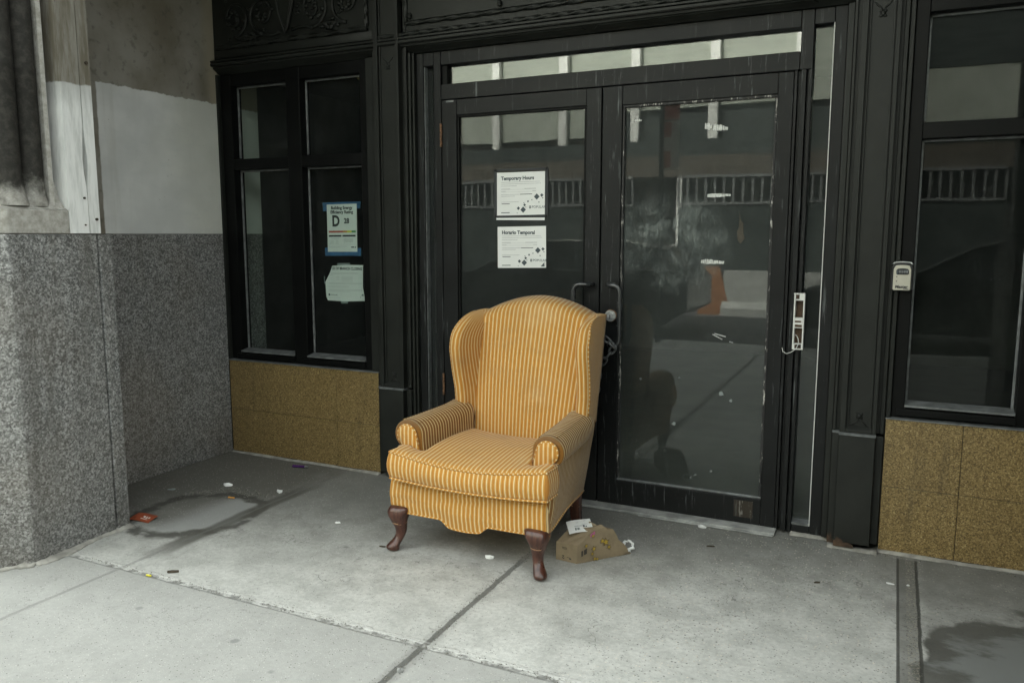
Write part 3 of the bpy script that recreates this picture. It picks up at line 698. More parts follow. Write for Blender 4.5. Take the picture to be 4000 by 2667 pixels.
def spiral(cx, cz, r0, r1, a0, turns, r):
    pts = []
    N = int(26 * abs(turns)) + 6
    for i in range(N + 1):
        t = i / N; a = a0 + turns * 2 * pi * t; rr = r0 + (r1 - r0) * t
        pts.append((cx + rr * cos(a), -0.001, cz + rr * sin(a)))
    mb.tube(pts, [r * (1 - 0.5 * i / N) for i in range(N + 1)], 8)
for cx, s in ((-3.54, 1), (-3.33, -1), (-2.97, 1), (-2.745, -1)):
    spiral(cx, 2.60, 0.105, 0.022, -pi / 2 if s > 0 else -pi / 2, 1.35 * s, 0.0095)
    for k in range(9):
        a = k * 0.75; rr = 0.018 + 0.0085 * k * 0.8
        mb.sphere((cx + rr * cos(a * s), -0.002, 2.60 + rr * sin(a * s)), 0.013, 1.25, 0.75, 0.8, 8, 6)
    for k in range(5):
        mb.sphere((cx + s * (0.06 + 0.02 * k), -0.001, 2.487 + 0.012 * sin(k * 1.7)), 0.013, 1.4, 0.7, 0.7, 8, 6)
for x0, x1 in ((-3.54, -3.33), (-3.33, -3.20), (-2.97, -2.745), (-3.12, -2.97)):
    pts = [(x0 + (x1 - x0) * t, -0.001, 2.492 - 0.012 * sin(pi * t) * (1 if x0 < -3.2 else -1)) for t in [i / 12 for i in range(13)]]
    mb.tube(pts, 0.008, 8)
for k in range(40):
    mb.sphere((random.uniform(-3.65, -2.66), 0.002, random.uniform(2.475, 2.74)), random.uniform(0.006, 0.012), 1.5, 0.8, 0.8, 8, 6)
P("carved_scroll", mb, 'iron', fp, smooth=True)
mb = MB()
def shield(w, h, y0, y1, cx=-3.157, cz=2.485):
    pts = []
    for i in range(17):
        t = i / 16; pts.append((cx - w * sin(t * pi / 1.7) ** 0.8 if t > 0 else cx, cz + h * t))
    pts = pts + [(2 * cx - a, b) for a, b in pts[::-1]][:-1]
    mb.prism(pts, 'y', y0, y1)
shield(0.068, 0.34, -0.010, 0.005); shield(0.050, 0.30, -0.016, -0.0095, cz=2.508)
for w_, h_, r_, z_ in ((0.070, 0.345, 0.0075, 2.482), (0.052, 0.305, 0.004, 2.505)):
    pts = [(-3.157 - w_ * max(0, sin(i / 20 * pi / 1.7)) ** 0.8, -0.011, z_ + h_ * i / 20) for i in range(21)]
    mb.tube(pts[::-1] + [(2 * -3.157 - a, b, c) for a, b, c in pts[1:]], r_, 8)
P("shield_boss", mb, 'iron', fp)

# door frame with transom and side lights
Yd = 0.050
mb = MB(); B = 0.003
mb.box(-2.337, -2.297, Yd, 0.15, 0.012, 2.2999, B); mb.box(-2.296, -2.234, Yd + 0.002, 0.15, 2.232, 2.2999, B)
mb.box(-2.233, -2.191, Yd, 0.15, 0.012, 2.2999, B); mb.box(-2.190, -0.416, Yd + 0.002, 0.15, 2.231, 2.2999, B)
mb.box(-2.190, -0.416, Yd + 0.002, 0.15, 2.056, 2.133, B)
mb.box(-0.415, -0.363, Yd, 0.15, 2.056, 2.2999, B); mb.box(-0.362, -0.283, Yd + 0.002, 0.15, 2.236, 2.2999, B); mb.box(-0.282, -0.233, Yd, 0.15, 0.012, 2.2999, B)
for a, b, y in ((-0.4345, -0.4225, 0.054), (-0.4215, -0.4085, 0.072), (-0.4075, -0.386, 0.044), (-0.385, -0.379, 0.066), (-0.378, -0.363, 0.046)):
    mb.box(a, b, y, 0.15, 0.012, 2.0555, 0.002)
mb.box(-0.362, -0.283, Yd + 0.002, 0.15, 0.012, 0.048, B); mb.box(-2.296, -2.234, Yd + 0.002, 0.15, 0.012, 0.30, B)
df = P("door_frame", mb, 'door')
mb = MB(); mb.box(-2.160, -0.418, 0.092, 0.098, 2.1335, 2.2305); P("transom_pane", mb, 'glass_top', df)
mb = MB(); mb.box(-2.190, -2.160, 0.066, 0.11, 2.1335, 2.2305, 0.002); P("transom_stop", mb, 'frame', df)
mb = MB(); mb.box(-2.168, -0.418, 0.090, 0.0915, 2.1335, 2.137); P("transom_bead", mb, 'bead', df)
mb = MB(); mb.box(-0.362, -0.283, 0.092, 0.098, 0.049, 2.2355); P("side_light", mb, 'glass_door', df)
mb = MB(); mb.box(-2.296, -2.234, 0.092, 0.098, 0.301, 2.2315); P("side_light", mb, 'glass_door', df)
mb = MB(); mb.box(-0.286, -0.2825, 0.047, 0.0915, 0.050, 2.2355); P("side_light_bead", mb, 'white', df)
mb = MB(); mb.box(-2.2965, -2.2925, 0.060, 0.0915, 0.301, 2.2315); P("side_light_bead", mb, 'bead', df)
mb = MB(); mb.prism([(0.046, 0.049), (0.046, 0.058), (0.091, 0.066), (0.091, 0.049)], 'x', -0.361, -0.287); P("side_light_sill", mb, 'alu', df)
mb = MB(); mb.box(-2.16, -2.115, 0.0505, 0.0515, 2.040, 2.050); P("metal_tab", mb, 'alu', df)

def door(x0, x1, g, mat, glass):
    mb = MB(); gx0, gx1, gz0, gz1 = g
    mb.box(x0, gx0 - 0.012, Yd + 0.003, 0.095, 0.016, 2.052, 0.003); mb.box(gx1 + 0.012, x1, Yd + 0.003, 0.095, 0.016, 2.052, 0.003)
    mb.box(gx0 - 0.0115, gx1 + 0.0115, Yd + 0.004, 0.095, gz1 + 0.012, 2.052, 0.002); mb.box(gx0 - 0.0115, gx1 + 0.0115, Yd + 0.004, 0.095, 0.016, gz0 - 0.012, 0.002)
    d = P("door", mb, mat)
    mb = MB(); mb.box(gx0 - 0.001, gx1 + 0.001, 0.074, 0.080, gz0 - 0.001, gz1 + 0.001); P("glass_pane", mb, glass, d)
    return d
d1 = door(-2.188, -1.3055, (-2.088, -1.394, 0.150, 1.962), 'door', 'glass_door')
d2 = door(-1.2995, -0.436, (-1.190, -0.512, 0.152, 1.952), 'door_worn', 'glass_smear')
for d, g in ((d1, (-2.088, -1.394, 0.150, 1.962)), (d2, (-1.190, -0.512, 0.152, 1.952))):
    mb = MB(); a, b, c, e = g
    mb.box(a - 0.0115, a, Yd + 0.010, 0.073, c, e, 0.003); mb.box(a - 0.0115, b + 0.0115, Yd + 0.010, 0.073, e, e + 0.0115, 0.003)
    P("glass_stop", mb, 'chip' if d is d2 else 'frame', d)
    mb = MB(); mb.box(b, b + 0.0115, Yd + 0.010, 0.073, c, e, 0.003); P("glass_stop", mb, 'chip' if d is d2 else 'frame', d)
    mb = MB(); mb.box(a - 0.0115, b + 0.0115, Yd + 0.008, 0.073, c - 0.0115, c, 0.003); P("glass_stop", mb, 'bead' if d is d2 else 'frame', d)
mb = MB(); mb.box(-0.5045, -0.4985, 0.0575, 0.0605, 0.62, 1.38); mb.box(-0.5035, -0.500, 0.0575, 0.0605, 0.30, 0.60); P("worn_paint_edge", mb, mat_iron("flaking_white_paint", (0.03, 0.03, 0.03), 0.5, 0.9, 1.0), d2)
mb = MB(); mb.box(-0.62, -0.535, 0.0525, 0.0535, 0.045, 0.125); P("scraped_patch", mb, mat_iron("scraped_paint", (0.035, 0.028, 0.02), 0.6, 0.9, 0.25), d2)
for z in (1.875, 0.55):
    mb = MB()
    for k in range(4): mb.cyl((-2.1895, 0.046, z - 0.045 + 0.03 * k), 0.0065, 0.027, 'z', 12)
    P("hinge", mb, 'rust', d1)
def arc_handle(d, xm, xg, yo):
    mb = MB(); z0, z1 = 0.825, 1.118; s = 1 if xg > xm else -1; r = 0.035
    pts = [(xm, 0.056, z1), (xm, 0.030, z1), (xm + s * 0.006, 0.012, z1), (xm + s * 0.022, yo, z1)]
    for k in range(6):
        a = k / 5 * pi / 2; pts.append((xg - s * r + s * r * sin(a), yo, z1 - r + r * cos(a)))
    for k in range(6):
        a = k / 5 * pi / 2; pts.append((xg - s * r + s * r * cos(a), yo, z0 + r - r * sin(a)))
    pts += [(xm + s * 0.022, yo, z0), (xm + s * 0.006, 0.012, z0), (xm, 0.030, z0), (xm, 0.056, z0)]
    mb.tube(pts, 0.0125, 12); P("pull_handle", mb, 'handle', d, smooth=True)
arc_handle(d1, -1.338, -1.418, -0.004); arc_handle(d2, -1.248, -1.180, -0.004)
mb = MB(); mb.cyl((-1.236, 0.043, 0.968), 0.030, 0.022, 'y', 32, 0.026); lk = P("lock_cylinder", mb, 'rust', d2, smooth=True, angle=40)
mb = MB(); mb.cyl((-1.236, 0.033, 0.968), 0.0275, 0.016, 'y', 32, 0.0245); mb.cyl((-1.236, 0.023, 0.968), 0.0175, 0.006, 'y', 32); P("lock_face", mb, 'chrome', lk, smooth=True, angle=40)
mb = MB(); mb.box(-1.2378, -1.2342, 0.0192, 0.0202, 0.953, 0.968); mb.cyl((-1.236, 0.0197, 0.970), 0.003, 0.001, 'y', 10); P("keyhole", mb, 'ink', lk)
# hollow strike plate on the right jamb
mb = MB(); a, b, y0, y1 = -0.392, -0.345, 0.014, 0.044
for z0, z1 in ((0.857, 0.884), (0.953, 0.998), (1.074, 1.104)): mb.box(a + 0.006, b, y0 + 0.001, y0 + 0.006, z0, z1)
mb.box(a + 0.002, a + 0.008, y0, y1, 0.857, 1.104, 0.001); mb.box(b - 0.006, b, y0, y1, 0.857, 1.104, 0.001); mb.box(a, b, y0 + 0.0005, y1, 1.101, 1.105)
mb.box(a + 0.006, b - 0.004, y1 - 0.004, y1, 0.857, 1.104)
sk = P("strike_plate", mb, 'white', df)
mb = MB()
mb.box(a + 0.009, a + 0.024, y0 + 0.0002, y0 + 0.0008, 1.080, 1.099); mb.box(a + 0.010, b - 0.012, y0 + 0.0002, y0 + 0.0008, 0.978, 0.985); mb.box(a + 0.010, b - 0.008, y0 + 0.0002, y0 + 0.0008, 0.957, 0.968); mb.box(a + 0.012, b - 0.008, y0 + 0.0002, y0 + 0.0008, 0.863, 0.880)
mb.box(a + 0.009, b - 0.007, y1 - 0.0055, y1 - 0.0045, 0.884, 0.953); mb.box(a + 0.009, b - 0.007, y1 - 0.0055, y1 - 0.0045, 0.998, 1.074)
P("bare_patch", mb, 'rustiron', sk)
mb = MB(); mb.tube([(-0.388, 0.018, 0.925), (-0.375, 0.030, 0.918), (-0.366, 0.018, 0.905), (-0.362, 0.006, 0.885), (-0.372, 0.0, 0.862), (-0.392, 0.0, 0.846), (-0.412, 0.006, 0.838), (-0.426, 0.012, 0.846), (-0.432, 0.016, 0.862)], 0.0016, 6); P("loose_wire", mb, 'white', sk, smooth=True)
# dried paint marks on the right pane
def blob_strip(name, x0, x1, zc0, zc1, h, parent, m='stick', y=0.0735):
    mb = MB(); n = max(3, int((x1 - x0) / 0.0075)); dx = (x1 - x0) / n
    for i in range(n):
        t = (i + 0.5) / n; x = x0 + dx * i; z = zc0 + (zc1 - zc0) * t; q = h * (0.55 + 0.45 * sin(pi * min(1, t * 0.9 + 0.2))) / 2
        sk = random.uniform(0.0005, 0.003); wd = dx * random.uniform(0.72, 1.02)
        mb.prism([(x, z - q * random.uniform(.6, 1.1)), (x + wd * 0.5, z - q * random.uniform(.8, 1.2)), (x + wd, z - q * random.uniform(.5, 1.1)), (x + wd + sk, z + q * random.uniform(.5, 1.1)), (x + wd * 0.5 + sk, z + q * random.uniform(.8, 1.2)), (x + sk, z + q * random.uniform(.6, 1.1))], 'y', y - 0.0006, y)
    mb.build(name, M[m], parent)
for a in ((-1.146, -1.112, 1.892, 1.890, 0.013), (-0.816, -0.785, 1.847, 1.842, 0.030), (-0.779, -0.712, 1.842, 1.830, 0.026), (-0.795, -0.690, 1.536, 1.536, 0.018), (-0.814, -0.71, 1.236, 1.232, 0.022)):
    blob_strip("paint_mark", *a, d2)
mb = MB()
for a in (((-0.750, 0.898), (-0.705, 0.876)), ((-0.742, 0.902), (-0.690, 0.890)), ((-0.672, 0.868), (-0.655, 0.864))):
    mb.tube([(a[0][0], 0.0732, a[0][1]), (a[1][0], 0.0732, a[1][1])], 0.0022, 6)
P("paint_mark", mb, 'stick', d2)
for (x, z, r) in ((-0.70, 0.62, 0.012), (-0.655, 0.59, 0.008), (-0.92, 0.455, 0.010), (-0.90, 0.68, 0.005), (-1.09, 0.66, 0.006)):
    mb = MB(); mb.prism([(x + r * random.uniform(0.6, 1.2) * cos(k * pi / 5), z + r * random.uniform(0.6, 1.2) * sin(k * pi / 5)) for k in range(10)], 'y', 0.0728, 0.0734); P("splatter_spot", mb, 'clear', d2)
mb = MB(); rs = random.Random(8)
mb.prism([(-0.640 + 0.022 * rs.uniform(0.4, 1.3) * cos(k * pi / 9), 1.375 + 0.055 * rs.uniform(0.4, 1.3) * sin(k * pi / 9)) for k in range(18)], 'y', 0.0730, 0.0734); mb.prism([(-0.646, 1.42), (-0.641, 1.42), (-0.650, 1.475)], 'y', 0.0731, 0.0734); P("dried_splash", mb, 'splash', d2)

# threshold and mortar fillet at the foot
mb = MB(); mb.box(-2.10, -0.425, -0.020, 0.11, 0.002, 0.0155, 0.003); mb.box(-1.06, -0.43, -0.034, -0.0205, 0.002, 0.010, 0.003); P("threshold", mb, 'sill')
def fillet(x0, x1, yb, seg=40):
    mb = MB(); rings = []
    for i in range(seg + 1):
        x = x0 + (x1 - x0) * i / seg; w_ = 0.017 + 0.004 * sin(x * 9) + random.uniform(-0.002, 0.002); h = 0.008 + 0.002 * sin(x * 14) + random.uniform(-0.0012, 0.0012)
        rings.append([(x, yb + 0.02, 0.001), (x, yb + 0.02, h + 0.008), (x, yb - 0.002, h), (x, yb - w_ * 0.6, h * 0.45), (x, yb - w_, 0.001)])
    mb.loft(rings); P("mortar_fillet", mb, 'mortar', smooth=True)
fillet(-3.72, -2.59, 0.0); fillet(-0.365, -0.20, 0.045, 10); fillet(-0.20, 0.0, -0.036, 10); fillet(0.0, 1.10, 0.0, 44)
mb = MB(); rings = []
for i in range(34):
    t = i / 33; x = -3.150 - 0.036 * t; y = -1.67 + 0.49 * t; w_ = 0.030 + 0.016 * sin(t * 7) + random.uniform(-0.004, 0.004); h = 0.010 + random.uniform(-0.002, 0.002)
    rings.append([(x - 0.02, y, 0.001), (x - 0.02, y, h + 0.01), (x + 0.004, y, h), (x + w_ * 0.7, y, h * 0.4), (x + w_, y, 0.001)])
mb.loft(rings); pf = mb.build("mortar_skirt", M['mortar'], bpy.data.objects["stone_pier"], True)
mb = MB(); rings = []
for i in range(24):
    t = i / 23; x = -3.150 - 0.25 * t; y = -1.67 - 0.28 * t; w_ = random.uniform(0.015, 0.03); h = random.uniform(0.008, 0.018)
    rings.append([(x - 0.02, y + 0.02, 0.001), (x - 0.02, y + 0.02, h), (x + 0.004, y - 0.004, h), (x + w_ * 0.7, y - w_ * 0.7, 0.001)])
mb.loft(rings); mb.build("mortar_skirt", M['mortar'], bpy.data.objects["stone_pier"], True)

# chain through the pull handle
ch = thing("chain", "dark steel chain wound round the pull handle beside the armchair back", "chain", (-1.25, -0.02, 0.6))
def link_ring(c, d, L=0.034, r=0.0052, roll=0.0):
    d = Vector(d).normalized(); a = d.cross(Vector((0, 1, 0.3))).normalized(); b = d.cross(a); a = a * cos(roll) + b * sin(roll)
    pts = []
    for k in range(14):
        th = 2 * pi * k / 14; pts.append(Vector(c) + d * (L * 0.72 * cos(th)) + a * (0.013 * sin(th)))
    mb = MB(); mb.tube(pts, r, 7, True); mb.build("chain_link", M['steel'], ch, True)
path = [(-1.30, -0.03, 0.905), (-1.272, -0.034, 0.89), (-1.245, -0.034, 0.868), (-1.215, -0.030, 0.845), (-1.196, -0.022, 0.825), (-1.215, -0.026, 0.795), (-1.238, -0.026, 0.765), (-1.262, -0.024, 0.735), (-1.275, -0.020, 0.700), (-1.277, -0.018, 0.660), (-1.280, -0.018, 0.622), (-1.290, -0.018, 0.585)]
for i in range(len(path) - 1):
    p, q = Vector(path[i]), Vector(path[i + 1]); link_ring((p + q) / 2, q - p, roll=(i % 2) * pi / 2)

# ------------------------------------------------------------------ things inside the shop
mb = MB(); pts = [(-2.83, 2.30), (-2.80, 2.262), (-2.78, 2.222), (-2.745, 2.205), (-2.72, 2.195), (-2.68, 2.185), (-2.60, 2.18), (-2.60, 2.32), (-2.83, 2.32)]
mb.prism(pts, 'y', 0.135, 0.14); tag(mb.build("torn_board", M['torn']), "torn tan cardboard at the top right corner inside the left shop window", "cardboard")

# ------------------------------------------------------------------ notices
def sc(x, z, Y): 
    k = (Y + 3.66) / 3.72; return x * k, 1.36 + (z - 1.36) * k
class Sheet:
    """flat notice: u 0..1 left to right, v 0..1 bottom to top between four corners"""
    def __init__(s, thingobj, quad, Y, curl=0.0, mat='paper', outline=None):
        s.q = [sc(*p, Y) for p in quad]; s.Y = Y; s.t = thingobj
        mb = MB()
        if outline:
            mb.prism([sc(*p, Y) for p in outline], 'y', Y, Y + 0.0004)
        else: mb.prism([s.q[0], s.q[1], s.q[2], s.q[3]], 'y', Y, Y + 0.0004)
        s.sheet = mb.build("paper_sheet", M[mat], thingobj)
    def at(s, u, v):
        bl, br, tr, tl = s.q
        x = (bl[0] * (1 - u) + br[0] * u) * (1 - v) + (tl[0] * (1 - u) + tr[0] * u) * v
        z = (bl[1] * (1 - u) + br[1] * u) * (1 - v) + (tl[1] * (1 - u) + tr[1] * u) * v
        return x, z
    def poly(s, name, pts, mat, lift=0.0006):
        mb = MB()
        for pp in pts: mb.prism([s.at(*p) for p in pp], 'y', s.Y - lift, s.Y - lift + 0.0002)
        return mb.build(name, M[mat], s.sheet)
    def rect(s, u0, u1, v0, v1): return [(u0, v0), (u1, v0), (u1, v1), (u0, v1)]
    def txt(s, body, u, v, size, mat='ink', align='LEFT', sx=1.0, bold=0.0, shear=0.0):
        x, z = s.at(u, v); return text("lettering", body, size, x, z, s.Y - 0.0006, M[mat], s.sheet, align, sx, shear, None, bold)

YW = 0.1005
t = thing("energy_notice", "white building energy rating notice with a large letter D and blue tape", "notice", (*[sc(-2.86, 1.26, YW)[0], YW], 1.26))
s = Sheet(t, [(-2.963, 1.260), (-2.755, 1.262), (-2.752, 1.531), (-2.962, 1.529)], YW)
s.txt("Building Energy", 0.5, 0.895, 0.0245, 'ink', 'CENTER', 1.0, 0.0009); s.txt("Efficiency Rating", 0.5, 0.805, 0.0245, 'ink', 'CENTER', 1.0, 0.0009)
s.txt("D", 0.30, 0.545, 0.086, 'ink', 'CENTER', 0.85, 0.0034); s.txt("28", 0.66, 0.60, 0.040, 'ink', 'CENTER', 0.9, 0.0016)
s.poly("colour_bar", [s.rect(0.05, 0.53, 0.405, 0.445)], 'red'); s.poly("colour_bar", [s.rect(0.53, 0.67, 0.405, 0.445)], 'ora'); s.poly("colour_bar", [s.rect(0.67, 0.82, 0.405, 0.445)], 'yel'); s.poly("colour_bar", [s.rect(0.82, 0.96, 0.405, 0.445)], 'grn')
for q in ((0.05, 0.48, 0.318, 0.355), (0.51, 0.95, 0.318, 0.355), (0.80, 0.90, 0.085, 0.108), (0.92, 0.95, 0.08, 0.11)): s.poly("print_block", [s.rect(*q)], 'ink')
s.poly("fine_print", [s.rect(0.10, 0.42, 0.285, 0.292), s.rect(0.14, 0.38, 0.265, 0.272)] + [s.rect(0.08, 0.22, v, v + 0.006) for v in (0.23, 0.21, 0.19, 0.17)] + [s.rect(0.28, 0.38, v, v + 0.006) for v in (0.23, 0.21, 0.19, 0.17)] + [s.rect(0.55, 0.87, v, v + 0.007) for v in (0.275, 0.258, 0.241, 0.224, 0.207)] + [s.rect(0.05, 0.66, 0.11, 0.117), s.rect(0.05, 0.42, 0.09, 0.097), s.rect(0.05, 0.95, 0.155, 0.158)], 'grey')
for u0, u1, v0, v1 in ((-0.14, 1.13, 0.99, 1.045), (-0.13, -0.003, 0.86, 1.01), (1.003, 1.12, 0.90, 1.01), (-0.10, 1.12, -0.085, 0.012), (-0.10, -0.003, 0.01, 0.09), (1.003, 1.12, 0.01, 0.08)):
    mb = MB(); mb.prism([s.at(*p) for p in s.rect(u0, u1, v0, v1)], 'y', YW + 0.0006, YW + 0.0009); mb.build("tape_strip", M['tape'], t)
t = thing("closing_notice", "creased white branch closing notice with its upper left corner folded away", "notice", (-2.88, YW, 1.0))
s = Sheet(t, [(-2.985, 0.982), (-2.712, 0.986), (-2.717, 1.186), (-2.985, 1.180)], YW, outline=[(-2.974, 0.979), (-2.85, 0.977), (-2.708, 0.985), (-2.722, 1.06), (-2.718, 1.187), (-2.83, 1.187), (-2.935, 1.180), (-2.952, 1.142), (-2.988, 1.086), (-2.984, 1.0)])
s.txt("CE OF BRANCH CLOSING", 0.965, 0.865, 0.0205, 'ink', 'RIGHT', 0.90, 0.0007)
s.poly("fine_print", [s.rect(0.15, 0.86, v, v + 0.009) for v in (0.785, 0.755)] + [s.rect(0.10, 0.2, 0.72, 0.729)] + [s.rect(0.28, 0.36, v, v + 0.009) for v in (0.67, 0.63, 0.59)] + [s.rect(0.42, 0.72, v, v + 0.008) for v in (0.68, 0.645, 0.61, 0.575, 0.54)] + [s.rect(0.07, 0.95, v, v + 0.008) for v in (0.49, 0.465, 0.30, 0.275)] + [s.rect(0.07, 0.60, v, v + 0.008) for v in (0.40, 0.365, 0.245)] + [s.rect(0.07, 0.38, 0.06, 0.068)], 'grey')
s.txt("POPULAR", 0.12, 0.13, 0.0115, 'slate', 'LEFT'); s.poly("logo_block", [s.rect(0.065, 0.105, 0.125, 0.185)], 'slate')
def dia(u, v, r, k=1.28): return [(u - r, v), (u, v - r * k), (u + r, v), (u, v + r * k)]
s.poly("diamond_print", [dia(0.93, 0.15, 0.012), dia(0.90, 0.09, 0.012), [(0.93, 0.14), (0.98, 0.13), (0.965, 0.20)]], 'slate')
for q in ([(-2.90, 1.184), (-2.81, 1.186), (-2.81, 1.198), (-2.90, 1.196)], [(-2.88, 0.965), (-2.83, 0.965), (-2.83, 0.981), (-2.88, 0.981)], [(-2.998, 1.075), (-2.992, 1.075), (-2.992, 1.12), (-2.998, 1.12)]):
    mb = MB(); mb.prism([sc(*p, YW) for p in q], 'y', YW + 0.0006, YW + 0.0008); mb.build("tape_strip", M['clear'], t)

YD = 0.0725
def hours(name, label, title, quad, framed):
    t = thing(name, label, "notice", (quad[0][0], YD, quad[0][1]))
    s = Sheet(t, quad, YD)
    s.txt(title, 0.09, 0.825, 0.0250, 'slate', 'LEFT', 1.0, 0.0010)
    fp = [s.rect(0.09, 0.90, 0.765, 0.777), s.rect(0.09, 0.92, 0.722, 0.734), s.rect(0.09, 0.42, 0.677, 0.689), s.rect(0.09, 0.82, 0.598, 0.603), s.rect(0.09, 0.82, 0.543, 0.548), s.rect(0.09, 0.28, 0.61, 0.622), s.rect(0.58, 0.82, 0.61, 0.622), s.rect(0.09, 0.19, 0.555, 0.567), s.rect(0.74, 0.82, 0.555, 0.567), s.rect(0.09, 0.48, 0.478, 0.49), s.rect(0.09, 0.38, 0.44, 0.452), s.rect(0.09, 0.46, 0.305, 0.317)]
    s.poly("fine_print", fp, 'grey'); s.poly("bold_print", [s.rect(0.49, 0.74, 0.478, 0.492), s.rect(0.10, 0.27, 0.265, 0.279)], 'ink')
    s.poly("diamond_print", [dia(0.835, 0.42, 0.058), dia(0.938, 0.45, 0.034), dia(0.655, 0.315, 0.021), dia(0.735, 0.35, 0.013), dia(0.585, 0.235, 0.028), dia(0.455, 0.16, 0.034), dia(0.555, 0.125, 0.058), dia(0.958, 0.385, 0.013), dia(0.57, 0.285, 0.011), dia(0.61, 0.185, 0.011), dia(0.88, 0.29, 0.014), dia(0.43, 0.05, 0.010)], 'slate')
    s.txt("POPULAR", 0.735, 0.155, 0.0175, 'slate', 'LEFT'); s.poly("logo_block", [s.rect(0.678, 0.718, 0.15, 0.21)], 'slate')
    s.poly("logo_block", [dia(0.698, 0.18, 0.013)], 'paper', 0.0009)
    s.poly("web_line", [s.rect(0.09, 0.27, 0.055, 0.072)], 'slate')
    if not framed: s.poly("corner_print", [[(0.89, 0.03), (0.97, 0.03), (0.965, 0.13)]], 'slate')
    return t, s
t, s = hours("hours_notice", "white temporary hours notice in a black frame, upper sheet on the left door", "Temporary Hours", [(-1.868, 1.455), (-1.600, 1.459), (-1.600, 1.672), (-1.868, 1.672)], True)
mb = MB(); f = 0.011; x0, z0 = sc(-1.881, 1.445, YD); x1, z1 = sc(-1.586, 1.690, YD)
for a, b, c, d in ((x0 - f * .3, x0 + f, z0, z1), (x1 - f, x1 + f * .3, z0, z1), (x0, x1, z0, z0 + f), (x0, x1, z1 - f, z1)): mb.box(a, b, YD - 0.0012, YD + 0.003, c, d)
mb.build("black_frame", M['ink'], t)
t2 = thing("spare_sheet", "white paper edge showing under the black framed hours notice", "paper sheet", (-1.74, YD, 1.42))
Sheet(t2, [(-1.872, 1.434), (-1.601, 1.430), (-1.601, 1.444), (-1.872, 1.4438)], YD + 0.001)
hours("hours_notice", "white Spanish temporary hours notice without a frame, lower sheet on the left door", "Horario Temporal", [(-1.864, 1.187), (-1.591, 1.193), (-1.593, 1.402), (-1.865, 1.398)], False)

# ------------------------------------------------------------------ key lock box
t = thing("key_lock_box", "cream and black combination key lock box on the right window frame", "lock box", (0.03, 0.0, 1.13))
def arch(x0, x1, z0, z1, r, bul):
    pts = [(x0 + 0.004, z0), (x1 - 0.004, z0), (x1, z0 + 0.004)]; n = 10
    for i in range(n + 1):
        a = i / n; x = x1 + (x0 - x1) * a
        e = min(1.0, min(a, 1 - a) / 0.14); z = z1 - r * (1 - sqrt(max(0, 1 - (1 - e) ** 2))) + bul * (1 - (2 * a - 1) ** 2)
        pts.append((x, z))
    pts.append((x0, z0 + 0.004)); return pts
mb = MB(); mb.prism(arch(-0.011, 0.068, 1.135, 1.243, 0.016, 0.004), 'y', -0.030, 0.0095)
o = mb.build("lock_case", M['blackp'], t); b2 = o.modifiers.new("bevel", 'BEVEL'); b2.width = 0.006; b2.segments = 3; b2.limit_method = 'ANGLE'
mb = MB(); mb.prism(arch(-0.004, 0.061, 1.133, 1.233, 0.016, 0.003), 'y', -0.0345, -0.0285)
o = mb.build("lock_cover", M['cream'], t); b2 = o.modifiers.new("bevel", 'BEVEL'); b2.width = 0.0025; b2.segments = 2; b2.limit_method = 'ANGLE'
mb = MB(); mb.prism(arch(0.006, 0.053, 1.197, 1.220, 0.006, 0.003), 'y', -0.0352, -0.0340); mb.build("dial_recess", M['ink'], o)
for k in range(4):
    mb = MB(); mb.cyl((0.0195 + 0.0088 * k, -0.0325, 1.208), 0.0075, 0.0072, 'x', 14); mb.build("number_dial", M['alu'], o)
mb = MB(); mb.box(0.007, 0.0135, -0.0365, -0.0345, 1.200, 1.216, 0.001); mb.build("release_tab", M['slate'], o)
mb = MB(); mb.prism(arch(-0.012, 0.069, 1.236, 1.2455, 0.010, 0.0045), 'y', -0.026, 0.008); mb.build("bright_rim", M['chrome'], t, True, angle=40)
text("lettering", "Master", 0.0165, 0.004, 1.1425, -0.0349, M['ink'], o, 'LEFT', 1.02, 0.15, None, 0.0007); text("lettering", "Lock", 0.0085, 0.036, 1.1365, -0.0349, M['ink'], o, 'LEFT', 1.0, 0.15, None, 0.0003)
mb = MB(); mb.prism([(0.006, 1.172), (0.012, 1.172), (0.009, 1.167)], 'y', -0.0349, -0.0345); mb.prism([(0.006, 1.187), (0.012, 1.187), (0.009, 1.192)], 'y', -0.0349, -0.0345); mb.build("arrow_mark", M['ink'], o)

# ------------------------------------------------------------------ the wing chair
CX = -1.550; CXT = -1.5235
CC = lambda z: CX + (CXT - CX) * max(0.0, min(1.0, (z - 0.2) / 0.3))
CH = thing("armchair", "orange and cream striped wing armchair with dark cabriole legs in front of the doors", "armchair", (CX, -0.55, 0))
def lerp(tab, z):
    for (a, b), (c, d) in zip(tab[:-1], tab[1:]):
        if z <= c: 
            t = max(0.0, min(1.0, (z - a) / (c - a))); t = t * t * (3 - 2 * t); return b + (d - b) * t
    return tab[-1][1]
def lerpl(tab, z):
    for (a, b), (c, d) in zip(tab[:-1], tab[1:]):
        if z <= c: return b + (d - b) * max(0.0, min(1.0, (z - a) / (c - a)))
    return tab[-1][1]
YB = lambda z: -0.285 + 0.175 * max(0, (z - 0.18)) / 0.86 * (0.75 + 0.25 * (z / 1.05))      # rear face of the back, leaning
HWB = lambda z: 0.302 + 0.012 * min(1, max(0, (z - 0.18) / 0.6))                             # half width at the rear
